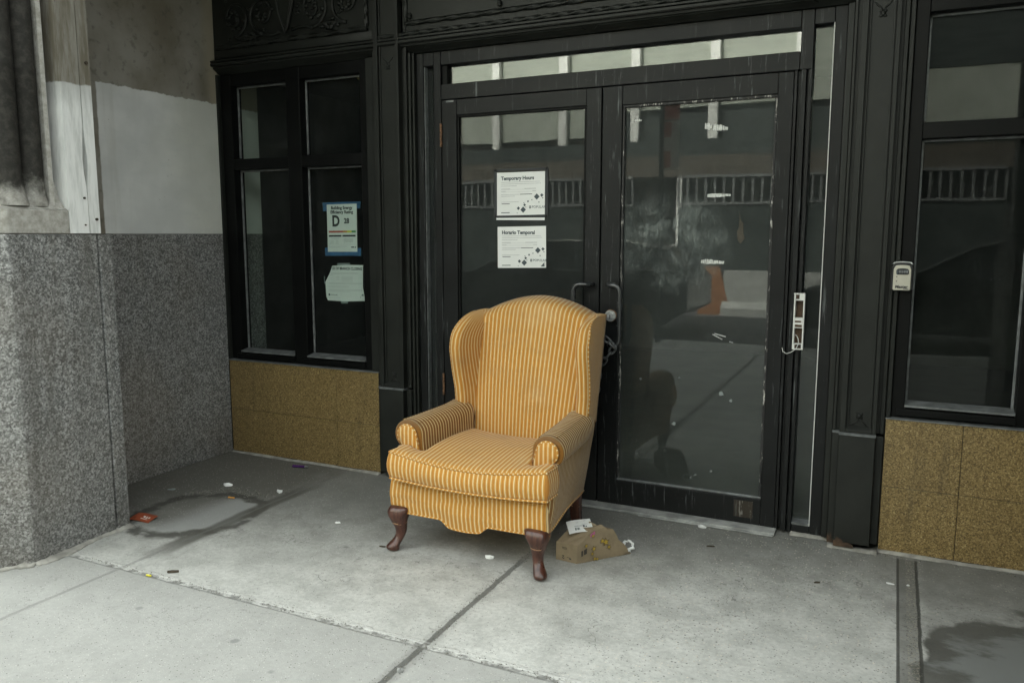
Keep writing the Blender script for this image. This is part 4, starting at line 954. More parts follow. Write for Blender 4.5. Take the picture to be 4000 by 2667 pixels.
# inner back cushion with the arched crest
def backrest():
    mb = MB(); NS, NT = 44, 40; rings = []
    HB = lambda z: 0.262 + 0.050 * max(0, min(1, (z - 0.36) / 0.62))
    zt = lambda s: 1.070 - 0.092 * abs(s) ** 1.9
    front = []; 
    for j in range(NT + 1):
        t = j / NT; row = []
        for i in range(NS + 1):
            s = -1 + 2 * i / NS; z = 0.34 + t * (zt(s) - 0.34)
            x = CXT + s * HB(z)
            ed = min(1, (1 - abs(s)) / 0.10); edt = min(1, (zt(s) - z) / 0.055)
            e = sqrt(max(0, 1 - (1 - ed) ** 2)) * sqrt(max(0, 1 - (1 - edt) ** 2))
            yb = YB(z) - 0.03; th = 0.105 + 0.022 * sin(pi * min(1, t)) * (1 - s * s)
            row.append((Vector((x, yb - th * e, z)), (s * HB(0.7), z)))
        front.append(row)
    back = []
    for j in range(NT + 1):
        t = j / NT; row = []
        for i in range(NS + 1):
            s = -1 + 2 * i / NS; z = 0.34 + t * (zt(s) - 0.34); edt = min(1, (zt(s) - z) / 0.04)
            row.append((Vector((CXT + s * HB(z), YB(z) - 0.03 + 0.028 * sqrt(max(0, 1 - (1 - edt) ** 2)), z)), (s * HB(0.7), z + 2.2)))
        back.append(row)
    for G, flip in ((front, False), (back, True)):
        V = [[mb.bm.verts.new(p) for p, _ in row] for row in G]
        for j in range(NT):
            for i in range(NS):
                q = [(j, i), (j, i + 1), (j + 1, i + 1), (j + 1, i)]
                if flip: q = q[::-1]
                f = mb.bm.faces.new([V[a][b] for a, b in q])
                for l, (a, b) in zip(f.loops, q): l[mb.uvl].uv = G[a][b][1]
    o = mb.build("backrest", M['fabric'], CH, True)
    return o
BK = backrest()
# wings
def wing(sg):
    mb = MB(); rings = []; uvr = []
    ZS = 0.020
    tab_f = [(0.50, -0.420), (0.56, -0.424), (0.64, -0.422), (0.74, -0.440), (0.84, -0.460), (0.90, -0.453), (0.94, -0.425), (0.97, -0.390), (0.99, -0.345), (1.003, -0.290), (1.010, -0.235)]
    zs = [0.50, 0.53, 0.56, 0.60, 0.65, 0.70, 0.75, 0.80, 0.85, 0.89, 0.92, 0.945, 0.965, 0.98, 0.991, 0.999, 1.005, 1.009]
    for z in zs:
        yf = lerpl(tab_f, z); yb = YB(z) + 0.004; k = max(0.0, (z - 0.93) / 0.08); th = 0.062 - 0.030 * min(1, k) ** 2
        xo = HWB(z) + 0.004; xof = 0.337 + 0.010 * sin(pi * max(0, min(1, (z - 0.58) / 0.42))) - 0.018 * min(1, k); xi = xof - th; xib = xo - 0.085
        r = th / 2; d = yb - yf; pts = []; n = 8
        for i in range(n + 1):                                    # inner face, back to front
            t = i / n; y = yb - 0.05 + (yf + r - yb + 0.05) * t; pts.append((xib + (xi - xib) * t ** 0.8 - 0.010 * sin(pi * t) * (1 - k), y))
        for i in range(1, 8):                                     # rolled front edge
            a = pi * i / 8; pts.append(((xi + xof) / 2 - cos(a) * r, yf + r - sin(a) * r))
        for i in range(n + 1):                                    # outer face, front to back
            t = i / n; pts.append((xof + (xo - xof) * t, yf + r + (yb - yf - r) * t))
        pts.append((xo - 0.03, yb + 0.004))
        L = [0.0]
        for a, b in zip(pts[:-1], pts[1:]): L.append(L[-1] + math.hypot(a[0] - b[0], a[1] - b[1]))
        off = L[n + 4]
        zz = 0.5 + (z - 0.5) * (1 - ZS / 0.5); rings.append([(CXT + sg * x, y, zz) for x, y in pts]); uvr.append([l - off for l in L] + [L[-1] - off + 0.05])
    c = [Vector(p) for p in rings[-1]]; m = sum(c, Vector()) / len(c)
    rings.append([p * 0.6 + m * 0.4 + Vector((0, 0, 0.006)) for p in c]); uvr.append(uvr[-1])
    mb.loft(rings, True, True, lambda i, j: (uvr[i][j], rings[i][j % len(rings[i])][2]))
    o = mb.build("wing", M['fabric'], CH, True)
    mb = MB(); pts = []
    for z in [0.57 + 0.017 * k for k in range(22)] + [0.945, 0.955, 0.965, 0.975, 0.983, 0.99, 0.997, 1.003, 1.008]:
        k = max(0.0, (z - 0.93) / 0.08); th = 0.062 - 0.030 * min(1, k) ** 2; xof = 0.337 + 0.010 * sin(pi * max(0, min(1, (z - 0.58) / 0.42))) - 0.018 * min(1, k)
        pts.append((CXT + sg * (xof - 0.002), lerpl(tab_f, z) + th * 0.40, 0.501 + (z - 0.5) * (1 - ZS / 0.5)))
    mb.tube(pts, 0.0048, 8); mb.build("piping", M['fabric'], o, True)
wing(-1); wing(1)
# rolled arms
def arm(sg):
    mb = MB(); sec = [(0.252, 0.36), (0.254, 0.41), (0.260, 0.455)]
    cx, cz, r = 0.331, 0.497, 0.069
    for k in range(17):
        a = radians(168 - k * 15.2); sec.append((cx + r * 1.04 * cos(a), cz + r * sin(a)))
    sec += [(0.367, 0.436), (0.362, 0.420), (0.360, 0.40), (0.345, 0.36)]
    L = [0.0]
    for a, b in zip(sec[:-1], sec[1:]): L.append(L[-1] + math.hypot(a[0] - b[0], a[1] - b[1]))
    ys = [-0.805, -0.800, -0.790, -0.775, -0.75, -0.70, -0.65, -0.60, -0.55, -0.50, -0.45, -0.42, -0.39, -0.36]
    rings = []
    for y in ys:
        f = (y + 0.805) / 0.445; k = 1.0 if y > -0.79 else (0.93 if y < -0.803 else 0.975)
        dz = 0.012 * f ** 2 + 0.010 * max(0, (f - 0.72) / 0.28) ** 2; tp = -0.030 * f
        rings.append([(CX + 0.010 + sg * (0.31 + (x - 0.31) * k + tp), y, 0.46 + (z - 0.46) * k + (dz if z > 0.44 else 0)) for x, z in sec])
    mb.loft(rings, True, True, lambda i, j: (ys[i] + 0.0100, L[j % len(sec)]))
    o = mb.build("arm", M['fabric_arm'], CH, True, sub=1, angle=62)
    for ang in (62, 128):
        mb = MB(); pts = []
        for y in [-0.79 + 0.40 * q / 16 for q in range(17)]:
            f = (y + 0.805) / 0.445; a = radians(ang); dz = 0.012 * f ** 2 + 0.010 * max(0, (f - 0.72) / 0.28) ** 2
            pts.append((CX + 0.010 + sg * (cx + (r - 0.0005) * 1.04 * cos(a) - 0.030 * f), y, cz + (r - 0.0005) * sin(a) + dz))
        mb.tube(pts, 0.0022, 6); mb.build("seam", M['fabric_side'], o, True)
    # front panel of the scroll, vertical stripes
    pts = [(0.270, 0.39), (0.271, 0.455)] + [(cx + 0.046 * cos(radians(165 - k * 15)), cz + 0.045 * sin(radians(165 - k * 15))) for k in range(16)] + [(0.352, 0.440), (0.343, 0.39)]
    mb = MB(); n = len(pts); pv = [(CX + 0.010 + sg * a, b) for a, b in pts]
    c = Vector((sum(p[0] for p in pv) / n, sum(p[1] for p in pv) / n))
    rr = [[(p[0], -0.803, p[1]) for p in pv], [(p[0], -0.812, p[1]) for p in pv], [(c.x + (p[0] - c.x) * 0.93, -0.817, c.y + (p[1] - c.y) * 0.94) for p in pv], [(c.x + (p[0] - c.x) * 0.5, -0.820, c.y + (p[1] - c.y) * 0.5) for p in pv]]
    mb.loft(rr, True, True, lambda i, j: (rr[i][j % n][0], rr[i][j % n][2])); ap = mb.build("arm_front", M['fabric'], o, True, angle=60)
    mb = MB(); mb.tube([(p[0], -0.812, p[1]) for p in pv[1:-1]], 0.0045, 8); mb.build("piping", M['fabric'], o, True)
arm(-1); arm(1)
# outside panels of the frame
def side(sg):
    mb = MB(); NY, NZ = 22, 12; V = []; U = []
    for j in range(NZ + 1):
        row = []; ur = []
        for i in range(NY + 1):
            t = i / NY; zt = 0.455 if t < 0.6 else 0.455 + 0.10 * ((t - 0.6) / 0.4)
            zb = 0.180 + 0.016 * sin(pi * min(1, t * 1.0)) ** 2; z = zb + (zt - zb) * j / NZ
            yr = YB(z) ; y = -0.872 + (yr + 0.872) * t
            x = 0.368 + (HWB(z) - 0.368) * t ** 1.2 + 0.004 * sin(t * 9 + j * 0.3) * sin(pi * j / NZ) + 0.006 * sin(pi * j / NZ)
            e = min(1, t / 0.03); x -= 0.014 * (1 - sqrt(max(0, 1 - (1 - e) ** 2)))
            row.append(mb.bm.verts.new((CC(z) + sg * x, y, z))); ur.append((y, z))
        V.append(row); U.append(ur)
    W = []
    for j in range(NZ + 1): W.append([mb.bm.verts.new((v.co.x - sg * 0.05, v.co.y - (0.0), v.co.z)) for v in V[j]])
    def q(vs, us):
        f = mb.bm.faces.new(vs)
        for l, u in zip(f.loops, us): l[mb.uvl].uv = u
    for j in range(NZ):
        for i in range(NY):
            q((V[j][i], V[j][i + 1], V[j + 1][i + 1], V[j + 1][i]), (U[j][i], U[j][i + 1], U[j + 1][i + 1], U[j + 1][i]))
            q((W[j][i + 1], W[j][i], W[j + 1][i], W[j + 1][i + 1]), (U[j][i + 1], U[j][i], U[j + 1][i], U[j + 1][i + 1]))
    for i in range(NY):
        for j in (0, NZ): q((V[j][i], V[j][i + 1], W[j][i + 1], W[j][i]), (U[j][i], U[j][i + 1], U[j][i + 1], U[j][i]))
    for j in range(NZ):
        for i in (0, NY): q((V[j][i], V[j + 1][i], W[j + 1][i], W[j][i]), (U[j][i], U[j + 1][i], U[j + 1][i], U[j][i]))
    o = mb.build("side_panel", M['fabric_side'], CH, True, angle=60)
    mb = MB(); pts = []
    for i in range(23):
        t = i / 22; zb = 0.180 + 0.016 * sin(pi * t) ** 2; pts.append((CX + sg * (0.368 + (HWB(zb) - 0.368) * t ** 1.2), -0.872 + (YB(zb) + 0.872) * t, zb)) 
    mb.tube(pts, 0.0045, 8); mb.build("piping", M['fabric'], o, True)
side(-1); side(1)
mb = MB(); rings = []
for z in [0.18 + 0.08 * k for k in range(11)] + [0.97]:
    h_ = HWB(z) - 0.016; q_ = CC(z); rings.append([(q_ + (-1 + 2 * i / 16) * h_, YB(z) + 0.002 - 0.004 * sin(pi * i / 16), z) for i in range(17)] + [(q_ + h_, YB(z) - 0.02, z), (q_ - h_, YB(z) - 0.02, z)])
mb.loft(rings, True, True, lambda i, j: (rings[i][j % 19][0], rings[i][j % 19][2])); mb.build("outer_back", M['fabric'], CH, True, angle=60)
# front rail with shaped lower edge
def rail():
    mb = MB(); NX, NZ = 84, 10
    zb = lambda u: 0.176 - 0.004 * cos(u * 3) - 0.036 * (max(0, min(1, (0.118 - abs(u + 0.005)) / 0.050)) ** 2 * (3 - 2 * max(0, min(1, (0.118 - abs(u + 0.005)) / 0.050)))) * (0.75 + 0.25 * cos((u + 0.005) * 16))
    F = []; U = []
    for j in range(NZ + 1):
        row = []; ur = []
        for i in range(NX + 1):
            u = -0.372 + 0.744 * i / NX; t = j / NZ; z = zb(u) + (0.318 - zb(u)) * t
            y = -0.880 - 0.010 * sin(pi * t) + 0.006 * exp(-((z - 0.262 - 0.012 * sin(u * 7)) / 0.010) ** 2) * (0.5 + 0.5 * sin(u * 11 + 2)) + 0.005 * exp(-((z - 0.222 + 0.03 * u) / 0.009) ** 2) * (0.5 + 0.5 * sin(u * 17)) - 0.006 * sin(u * 6 + z * 40) * sin(pi * t) ** 2 * 0.6
            e = min(1, (0.372 - abs(u)) / 0.018); y += 0.018 * (1 - sqrt(max(0, 1 - (1 - e) ** 2)))
            et = min(1, (1 - t) / 0.16); y += 0.016 * (1 - sqrt(max(0, 1 - (1 - et) ** 2)))
            row.append(Vector((CX + u, y, z))); ur.append((u, z))
        F.append(row); U.append(ur)
    V = [[mb.bm.verts.new(p) for p in r] for r in F]; Wv = [[mb.bm.verts.new((p.x, -0.84, p.z)) for p in r] for r in F]
    def q(vs, us):
        f = mb.bm.faces.new(vs)
        for l, u in zip(f.loops, us): l[mb.uvl].uv = u
    for j in range(NZ):
        for i in range(NX):
            us = (U[j][i], U[j][i + 1], U[j + 1][i + 1], U[j + 1][i])
            q((V[j][i], V[j][i + 1], V[j + 1][i + 1], V[j + 1][i]), us); q((Wv[j][i + 1], Wv[j][i], Wv[j + 1][i], Wv[j + 1][i + 1]), us)
    for i in range(NX):
        for j in (0, NZ): q((V[j][i], V[j][i + 1], Wv[j][i + 1], Wv[j][i]), (U[j][i], U[j][i + 1], U[j][i + 1], U[j][i]))
    for j in range(NZ):
        for i in (0, NX): q((V[j][i], V[j + 1][i], Wv[j + 1][i], Wv[j][i]), (U[j][i], U[j + 1][i], U[j + 1][i], U[j][i]))
    o = mb.build("front_rail", M['fabric'], CH, True, angle=60)
    mb = MB(); mb.tube([(p.x, p.y + 0.001, p.z - 0.001) for p in F[0]], 0.0042, 8); mb.build("piping", M['fabric'], o, True)
    mb = MB(); mb.box(CX - 0.30, CX + 0.30, -0.845, -0.40, 0.20, 0.326, 0.01); mb.build("seat_platform", M['fabric'], CH)
rail()
# loose T-shaped seat cushion
def cushion():
    ox = 0.026
    def dens(a, b, n, m=0.03, k=4): 
        L = [a + m * (i / k) ** 1.6 for i in range(k)] + [a + m + (b - a - 2 * m) * i / n for i in range(n + 1)] + [b - m * (i / k) ** 1.6 for i in range(k)][::-1]
        return L
    xs = [-0.362 + d for d in (0, 0.004, 0.012, 0.024, 0.040, 0.06, 0.075)] + [-0.276, -0.262, -0.254, -0.250] + [-0.25 + d for d in (0.006, 0.016, 0.032)] 
    xs += [-0.21 + 0.42 * i / 24 for i in range(25)]
    xs += [0.25 - d for d in (0.032, 0.016, 0.006)] + [0.250, 0.254, 0.262, 0.276] + [0.362 - d for d in (0.075, 0.06, 0.040, 0.024, 0.012, 0.004, 0)]
    ys = [-0.926 + d for d in (0, 0.004, 0.012, 0.024, 0.04)] + [-0.86, -0.845, -0.833, -0.824, -0.820, -0.812, -0.80, -0.78] + [-0.78 + 0.34 * i / 15 for i in range(1, 16)] + [-0.425, -0.412, -0.404, -0.40]
    def inside(x, y): return y <= -0.8199 or abs(x) <= 0.25001
    def dist(x, y):
        d = [y + 0.926, 0.362 - abs(x)]
        if y <= -0.82 and abs(x) >= 0.25: d.append(-0.82 - y + 1e-9)
        if y > -0.82: d.append(0.25 - abs(x)); d.append(-0.40 - y)
        elif abs(x) < 0.25: d.append(math.hypot(0.25 - abs(x), -0.82 - y) if True else 9)
        return max(0.0, min(d))
    mb = MB(); bm = mb.bm
    ct = lambda s: 0.448 - 0.034 * (1 - (s / 0.362) ** 2) ** 1.2                      # sagging edge line, lower in the middle
    def top(x, y):
        d = dist(x, y); R = 0.026; k = sqrt(max(0, 1 - (1 - min(1, d / R)) ** 2))
        f = (y + 0.926) / 0.526
        crown = 0.020 * (1 - (x / 0.362) ** 2) * sin(pi * max(0, min(1, f * 1.05))) + 0.022 * sin(pi * 0.5 * f)
        dent = 0.010 * exp(-((abs(x) - 0.27) / 0.035) ** 2) * exp(-((y + 0.835) / 0.03) ** 2)
        return ct(x) - 0.010 * f * 0 + 0.012 * k + crown * k - dent - 0.010 * f
    def bow(x, y): return y - 0.010 * (1 - (x / 0.362) ** 2) * max(0, (-y - 0.80) / 0.126)
    T = {}; Bt = {}
    for i, x in enumerate(xs):
        for j, y in enumerate(ys):
            if inside(x, y):
                T[i, j] = bm.verts.new((CX + ox + x, bow(x, y), top(x, y))); Bt[i, j] = bm.verts.new((CX + ox + x, bow(x, y), 0.336 - 0.012 * (1 - (x / 0.362) ** 2)))
    from collections import Counter
    edges = Counter(); cells = []
    for i in range(len(xs) - 1):
        for j in range(len(ys) - 1):
            k = [(i, j), (i + 1, j), (i + 1, j + 1), (i, j + 1)]
            if all(q in T for q in k) and inside((xs[i] + xs[i + 1]) / 2, (ys[j] + ys[j + 1]) / 2):
                f = bm.faces.new([T[q] for q in k]); g = bm.faces.new([Bt[q] for q in k[::-1]])
                for ff, kk in ((f, k), (g, k[::-1])):
                    for l, q in zip(ff.loops, kk): l[mb.uvl].uv = (xs[q[0]], ys[q[1]])
                for a, b in zip(k, k[1:] + k[:1]): edges[(a, b)] += 1
    border = [(a, b) for (a, b) in edges if (b, a) not in edges]
    nxt = {a: b for a, b in border}; st = border[0][0]; loop = [st]; c = nxt[st]
    while c != st: loop.append(c); c = nxt[c]
    rings = []; NR = 7; nl = len(loop); uvx = []
    for q in loop:
        x, y = xs[q[0]], ys[q[1]]
        uvx.append(x if (y < -0.92 or y > -0.41) else x + (y + 0.926) * (1 if x > 0 else -1))
    pos = []
    for k, q in enumerate(loop):
        a, b = T[loop[k - 1]].co, T[loop[(k + 1) % nl]].co; tn = Vector((b.x - a.x, b.y - a.y, 0)).normalized(); nr = Vector((tn.y, -tn.x, 0))
        col = []
        for r in range(NR + 1):
            t = r / NR; p = T[q].co.lerp(Bt[q].co, t); p = p + nr * 0.013 * sin(pi * t) * (1 + 0.15 * sin(q[0] * 1.3)); col.append(p)
        pos.append(col)
    grid = [[(T[q] if r == 0 else Bt[q] if r == NR else bm.verts.new(pos[k][r])) for r in range(NR + 1)] for k, q in enumerate(loop)]
    for k in range(nl):
        k2 = (k + 1) % nl
        for r in range(NR):
            f = bm.faces.new((grid[k][r], grid[k][r + 1], grid[k2][r + 1], grid[k2][r]))
            us = [(uvx[k], pos[k][r].z), (uvx[k], pos[k][r + 1].z), (uvx[k2], pos[k2][r + 1].z), (uvx[k2], pos[k2][r].z)]
            for l, u in zip(f.loops, us): l[mb.uvl].uv = u
    tp = [Vector(T[q].co) for q in loop]; bp = [Vector(Bt[q].co) for q in loop]
    o = mb.build("seat_cushion", M['fabric'], CH, True, angle=75)
    for pp, dz in ((tp, 0.001), (bp, -0.001)):
        mb = MB(); mb.tube([(p.x, p.y, p.z + dz) for p in pp], 0.0046, 8, True); mb.build("piping", M['fabric'], o, True)
cushion()
# legs
def cab(sg):
    mb = MB(); bx, by = CX + sg * 0.327, -0.866; dg = Vector((sg * 0.62, -0.78, 0)).normalized()
    prof = [(0.205, -0.010, 0.046), (0.188, -0.004, 0.049), (0.170, 0.002, 0.047), (0.150, 0.004, 0.041), (0.128, 0.003, 0.034), (0.105, -0.001, 0.028), (0.082, -0.003, 0.0240), (0.062, 0.001, 0.0220), (0.048, 0.007, 0.0228), (0.036, 0.014, 0.0255), (0.026, 0.020, 0.0280), (0.016, 0.023, 0.0285), (0.007, 0.021, 0.0255), (0.0, 0.018, 0.0215)]
    rings = []; N = 20; pp = Vector((-dg.y, dg.x, 0))
    for z, d, r in prof:
        c = Vector((bx, by, z)) + dg * d * 1.6; rg = []
        k = max(0, min(1, (z - 0.09) / 0.08))
        for i in range(N):
            a = 2 * pi * i / N; ca, sa = cos(a), sin(a)
            m = 1.0 / max(abs(ca), abs(sa)) if k > 0 else 1.0; q = 1 + (min(m, 1.22) - 1) * k * 0.9
            toe = 1.0 + (0.10 * max(0, ca) if z < 0.04 else 0)
            vv = (dg * ca * toe + pp * sa) if k < 0.02 else None
            # square section turns with the rails at the top
            ax = Vector((sg, 0, 0)); ay = Vector((0, -1, 0))
            sq = (ax * cos(a) + ay * sin(a)) * q
            rd = dg * cos(a - pi / 4) * toe + (pp if sg < 0 else -pp) * sin(a - pi / 4)
            rg.append(c + (sq * k + rd * (1 - k)) * r)
        rings.append(rg)
    mb.loft(rings); mb.build("leg", M['wood'], CH, True, sub=1)
cab(-1); cab(1)
for sg in (-1, 1):
    mb = MB(); rings = []
    for z, dy, r in ((0.23, -0.012, 0.026), (0.14, -0.010, 0.025), (0.06, 0.004, 0.022), (0.0, 0.020, 0.019)):
        c = Vector((CX + sg * 0.280, -0.322 + dy, z)); q = r * 0.25
        rings.append([c + Vector(p) for p in ((-r, -r + q, 0), (-r + q, -r, 0), (r - q, -r, 0), (r, -r + q, 0), (r, r - q, 0), (r - q, r, 0), (-r + q, r, 0), (-r, r - q, 0))])
    mb.loft(rings); mb.build("leg", M['wood'], CH)
mb = MB(); mb.box(CX + 0.05, CX + 0.105, -0.905, -0.893, 0.309, 0.318, 0.002); mb.build("care_label", M['clear'], CH)

# ------------------------------------------------------------------ paper bag, receipt, twist of paper
BG = thing("paper_bag", "crumpled brown paper bag with yellow stars lying beside the armchair", "paper bag", (-1.10, -0.60, 0))
A0 = Vector((-1.124, -0.690, 0)); ax = Vector((0.62, 0.785, 0)).normalized(); ay = Vector((-0.995, 0.10, 0)).normalized()
prof = [(0.0, 0.098, 0.078, 0.0), (0.022, 0.100, 0.092, -0.002), (0.045, 0.101, 0.110, -0.003), (0.075, 0.103, 0.133, -0.003), (0.105, 0.104, 0.136, -0.004), (0.130, 0.104, 0.139, -0.004), (0.150, 0.104, 0.122, -0.005), (0.166, 0.106, 0.127, -0.006), (0.184, 0.108, 0.088, -0.006), (0.200, 0.110, 0.092, -0.008), (0.218, 0.112, 0.046, -0.009), (0.236, 0.114, 0.014, -0.010), (0.245, 0.112, 0.006, -0.010)]
rb = random.Random(3)
mb = MB(); rings = []; NB = 20
for (l, wd, h, o_) in prof:
    rg = []
    for i in range(NB):
        t = i / NB * 4; k = int(t); f = t - k
        if k == 0: y, z = f, 0.0
        elif k == 1: y, z = 1.0, f
        elif k == 2: y, z = 1 - f, 1.0
        else: y, z = 0.0, 1 - f
        sag = 1.0 + (0.04 * sin(pi * y) if z > 0.9 else 0)
        j = 0.0 if l < 0.02 else (0.0024 + 0.0105 * max(0, (l - 0.07) / 0.12))
        p = A0 + ax * (l + rb.uniform(-j, j)) + ay * (o_ + y * wd) + Vector((0, 0, max(0.0015, z * h * sag + (rb.uniform(-j, j) if z > 0.05 else 0))))
        rg.append(p)
    rings.append(rg)
mb.loft(rings); bag = mb.build("bag_body", M['kraft'], BG)
def bagpt(l, v, out=0.0008):
    """point on the long flank facing the camera: l along the bag, v up the flank"""
    for (a, b) in zip(prof[:-1], prof[1:]):
        if l <= b[0]:
            t = (l - a[0]) / (b[0] - a[0]); h = a[2] + (b[2] - a[2]) * t; o_ = a[3] + (b[3] - a[3]) * t; break
    n = Vector((ax.y, -ax.x, 0)); return A0 + ax * l + ay * o_ + n * out + Vector((0, 0, max(0.002, v * h)))
def star(l, v, r, rot, mat, out=0.0045):
    mb = MB(); pts = []
    for k in range(10):
        rr = r if k % 2 == 0 else r * 0.42; a = rot + k * pi / 5; c = bagpt(l, v, out); pts.append(c + ax * rr * cos(a) + Vector((0, 0, rr * sin(a))))
    n = Vector((ax.y, -ax.x, 0)); mb.face(pts); ext = [p - n * 0.0006 for p in pts]
    for i in range(10): mb.face([pts[i], pts[(i + 1) % 10], ext[(i + 1) % 10], ext[i]])
    mb.build("star_print", M[mat], bag)
for (l, v, r, rot) in ((0.135, 0.56, 0.017, 0.4), (0.150, 0.42, 0.011, 1.0), (0.118, 0.60, 0.012, 0.2), (0.078, 0.42, 0.012, 0.6), (0.070, 0.27, 0.009, 0.1), (0.040, 0.70, 0.009, 0.9), (0.072, 0.86, 0.009, 0.5), (0.082, 0.08, 0.010, 0.3), (0.094, 0.06, 0.008, 0.7)):
    star(l, v, r * 1.18, rot, 'kraft_ink', 0.0040); star(l, v, r * 0.9, rot, 'star', 0.0046)
def bagquad(l0, l1, v0, v1, mat, name, out=0.003):
    mb = MB(); mb.face([bagpt(l0, v0, out), bagpt(l1, v0, out), bagpt(l1, v1, out), bagpt(l0, v1, out)]); mb.build(name, M[mat], bag)
bagquad(0.018, 0.026, 0.34, 0.60, 'kraft_ink', "recycling_print"); bagquad(0.030, 0.044, 0.36, 0.58, 'kraft_ink', "recycling_print")
bagquad(0.060, 0.082, 0.88, 0.99, 'pink', "pink_print"); 
mt = Matrix.Translation(A0 - ax * 0.0022) @ Matrix((( -ay.x, 0, 0, 0), (-ay.y, 0, 0, 0), (0, 0, 1, 0), (0, 0, 0, 1)))
def bottom_txt(body, size, y, z, flip):
    R = Matrix.Rotation(pi, 4, 'Y') if flip else Matrix.Identity(4)
    B_ = Matrix(((-ay.x, -ax.x, 0, A0.x - ax.x * 0.0016 + ay.x * y), (-ay.y, -ax.y, 0, A0.y - ax.y * 0.0016 + ay.y * y), (0, 0, 1, z), (0, 0, 0, 1)))
    return text("lettering", body, size, 0, 0, 0, M['kraft_ink'], bag, 'CENTER', 1.0, 0.0, B_ @ R, 0.0006)
bottom_txt("2", 0.020, 0.062, 0.026, True)
mb = MB()
for (y0, y1, z0, z1) in ((0.045, 0.068, 0.060, 0.0625), (0.045, 0.066, 0.055, 0.057), (0.028, 0.046, 0.020, 0.022), (0.024, 0.034, 0.014, 0.019)):
    q = [A0 - ax * 0.0016 + ay * a + Vector((0, 0, b)) for a, b in ((y0, z0), (y1, z0), (y1, z1), (y0, z1))]; mb.face(q)
mb.build("fine_print", M['kraft_ink'], bag)

def sheet_on(name, label, cat, c, ux, uy, w_, l_, mat, bend=0.006, n=8, prints=()):
    t = thing(name, label, cat, tuple(c)); ux = Vector(ux).normalized(); uy = (Vector(uy) - ux * ux.dot(Vector(uy))).normalized(); nz = ux.cross(uy)
    if nz.z < 0: nz = -nz
    def at(u, v, d=0.0): return Vector(c) + ux * (u - 0.5) * w_ + uy * (v - 0.5) * l_ + nz * (bend * (sin(u * pi * 1.3 + 0.4) + 0.6 * sin(v * 3.0)) + d)
    mb = MB(); G = [[at(i / n, j / n) for i in range(n + 1)] for j in range(n + 1)]
    V = [[mb.bm.verts.new(p) for p in r] for r in G]; W_ = [[mb.bm.verts.new(p - nz * 0.0004) for p in r] for r in G]
    for j in range(n):
        for i in range(n):
            mb.bm.faces.new((V[j][i], V[j][i + 1], V[j + 1][i + 1], V[j + 1][i])); mb.bm.faces.new((W_[j][i], W_[j + 1][i], W_[j + 1][i + 1], W_[j][i + 1]))
    for i in range(n):
        for j in (0, n): mb.bm.faces.new((V[j][i], V[j][i + 1], W_[j][i + 1], W_[j][i])); mb.bm.faces.new((V[i][j], V[i + 1][j], W_[i + 1][j], W_[i][j]))
    o = mb.build("paper_sheet", M[mat], t, True, angle=50)
    for (nm, m_, rects) in prints:
        mb = MB()
        for u0, u1, v0, v1 in rects:
            kk = 3
            for a in range(kk):
                ua, ub = u0 + (u1 - u0) * a / kk, u0 + (u1 - u0) * (a + 1) / kk
                mb.face([at(ua, v0, 0.0006), at(ub, v0, 0.0006), at(ub, v1, 0.0006), at(ua, v1, 0.0006)])
        mb.build(nm, M[m_], o)
    return t
sheet_on("receipt", "white printed receipt slip lying on top of the brown paper bag", "receipt", (-1.140, -0.618, 0.138), (0.86, 0.50, 0.16), (-0.40, 0.85, 0.33), 0.104, 0.080, 'paper', 0.0035, 8,
         [("fine_print", 'slate', [(0.28, 0.33, 0.16, 0.34), (0.35, 0.37, 0.16, 0.34), (0.39, 0.43, 0.16, 0.34), (0.45, 0.47, 0.16, 0.34), (0.62, 0.70, 0.36, 0.50), (0.73, 0.78, 0.34, 0.44)]), ("grey_print", 'grey', [(0.28, 0.60, 0.42, 0.50), (0.60, 0.85, 0.56, 0.60), (0.38, 0.48, 0.72, 0.76), (0.70, 0.80, 0.84, 0.88)])])
t = thing("paper_twist", "white twisted paper loop on the ground at the bag mouth", "paper scrap", (-0.975, -0.475, 0.01))
mb = MB(); pts = []
for k in range(22):
    a = radians(-60 + k * 14.0); r_ = 0.024 + 0.003 * sin(k * 1.9)
    pts.append((-0.972 + r_ * cos(a) * 0.95, -0.470 + 0.35 * r_ * sin(a), 0.024 + r_ * sin(a) * 0.95))
pts = [(-0.990, -0.482, 0.004)] + pts[4:-1] + [(-0.958, -0.478, 0.005)]
rt_ = random.Random(5); pts = [(a + rt_.uniform(-.0016, .0016), b + rt_.uniform(-.003, .003), max(0.003, c + rt_.uniform(-.002, .002))) for a, b, c in pts]; mb.tube(pts, [rt_.uniform(0.0035, 0.0078) for i in range(len(pts))], 5); mb.build("paper_body", M['paper'], t)

# ------------------------------------------------------------------ small litter
def scrap(name, label, cat, x, y, sx, sy, h, mat, rot=0.0, seed=0, grp=None):
    r = random.Random(seed); mb = MB(); n = 9; top = []; bot = []
    ca, sa = cos(rot), sin(rot)
    for k in range(n):
        a = 2 * pi * k / n; q = r.uniform(0.7, 1.1); px, py = sx * q * cos(a), sy * q * sin(a)
        X_, Y_ = x + px * ca - py * sa, y + px * sa + py * ca
        bot.append((X_, Y_, 0.0012)); top.append((X_ + r.uniform(-.1, .1) * sx, Y_, 0.0016 + h * r.uniform(0.2, 1.0)))
    c = (x, y, 0.0016 + h); mb.loft([bot, top], True, False); mb.bm.faces.new([mb.bm.verts.new(p) for p in bot][::-1])
    for k in range(n): mb.face([top[k], top[(k + 1) % n], c])
    o = mb.build(name, M[mat]); return tag(o, label, cat, grp)
def butt(label, x, y, L, r, rot, mat='filt', name="cigarette_end", cat="cigarette end"):
    mb = MB(); d = Vector((cos(rot), sin(rot), 0)) * L / 2; c = Vector((x, y, r + 0.001)); mb.tube([c - d, c + d], r, 10)
    return tag(mb.build(name, M[mat], None, True, angle=40), label, cat)
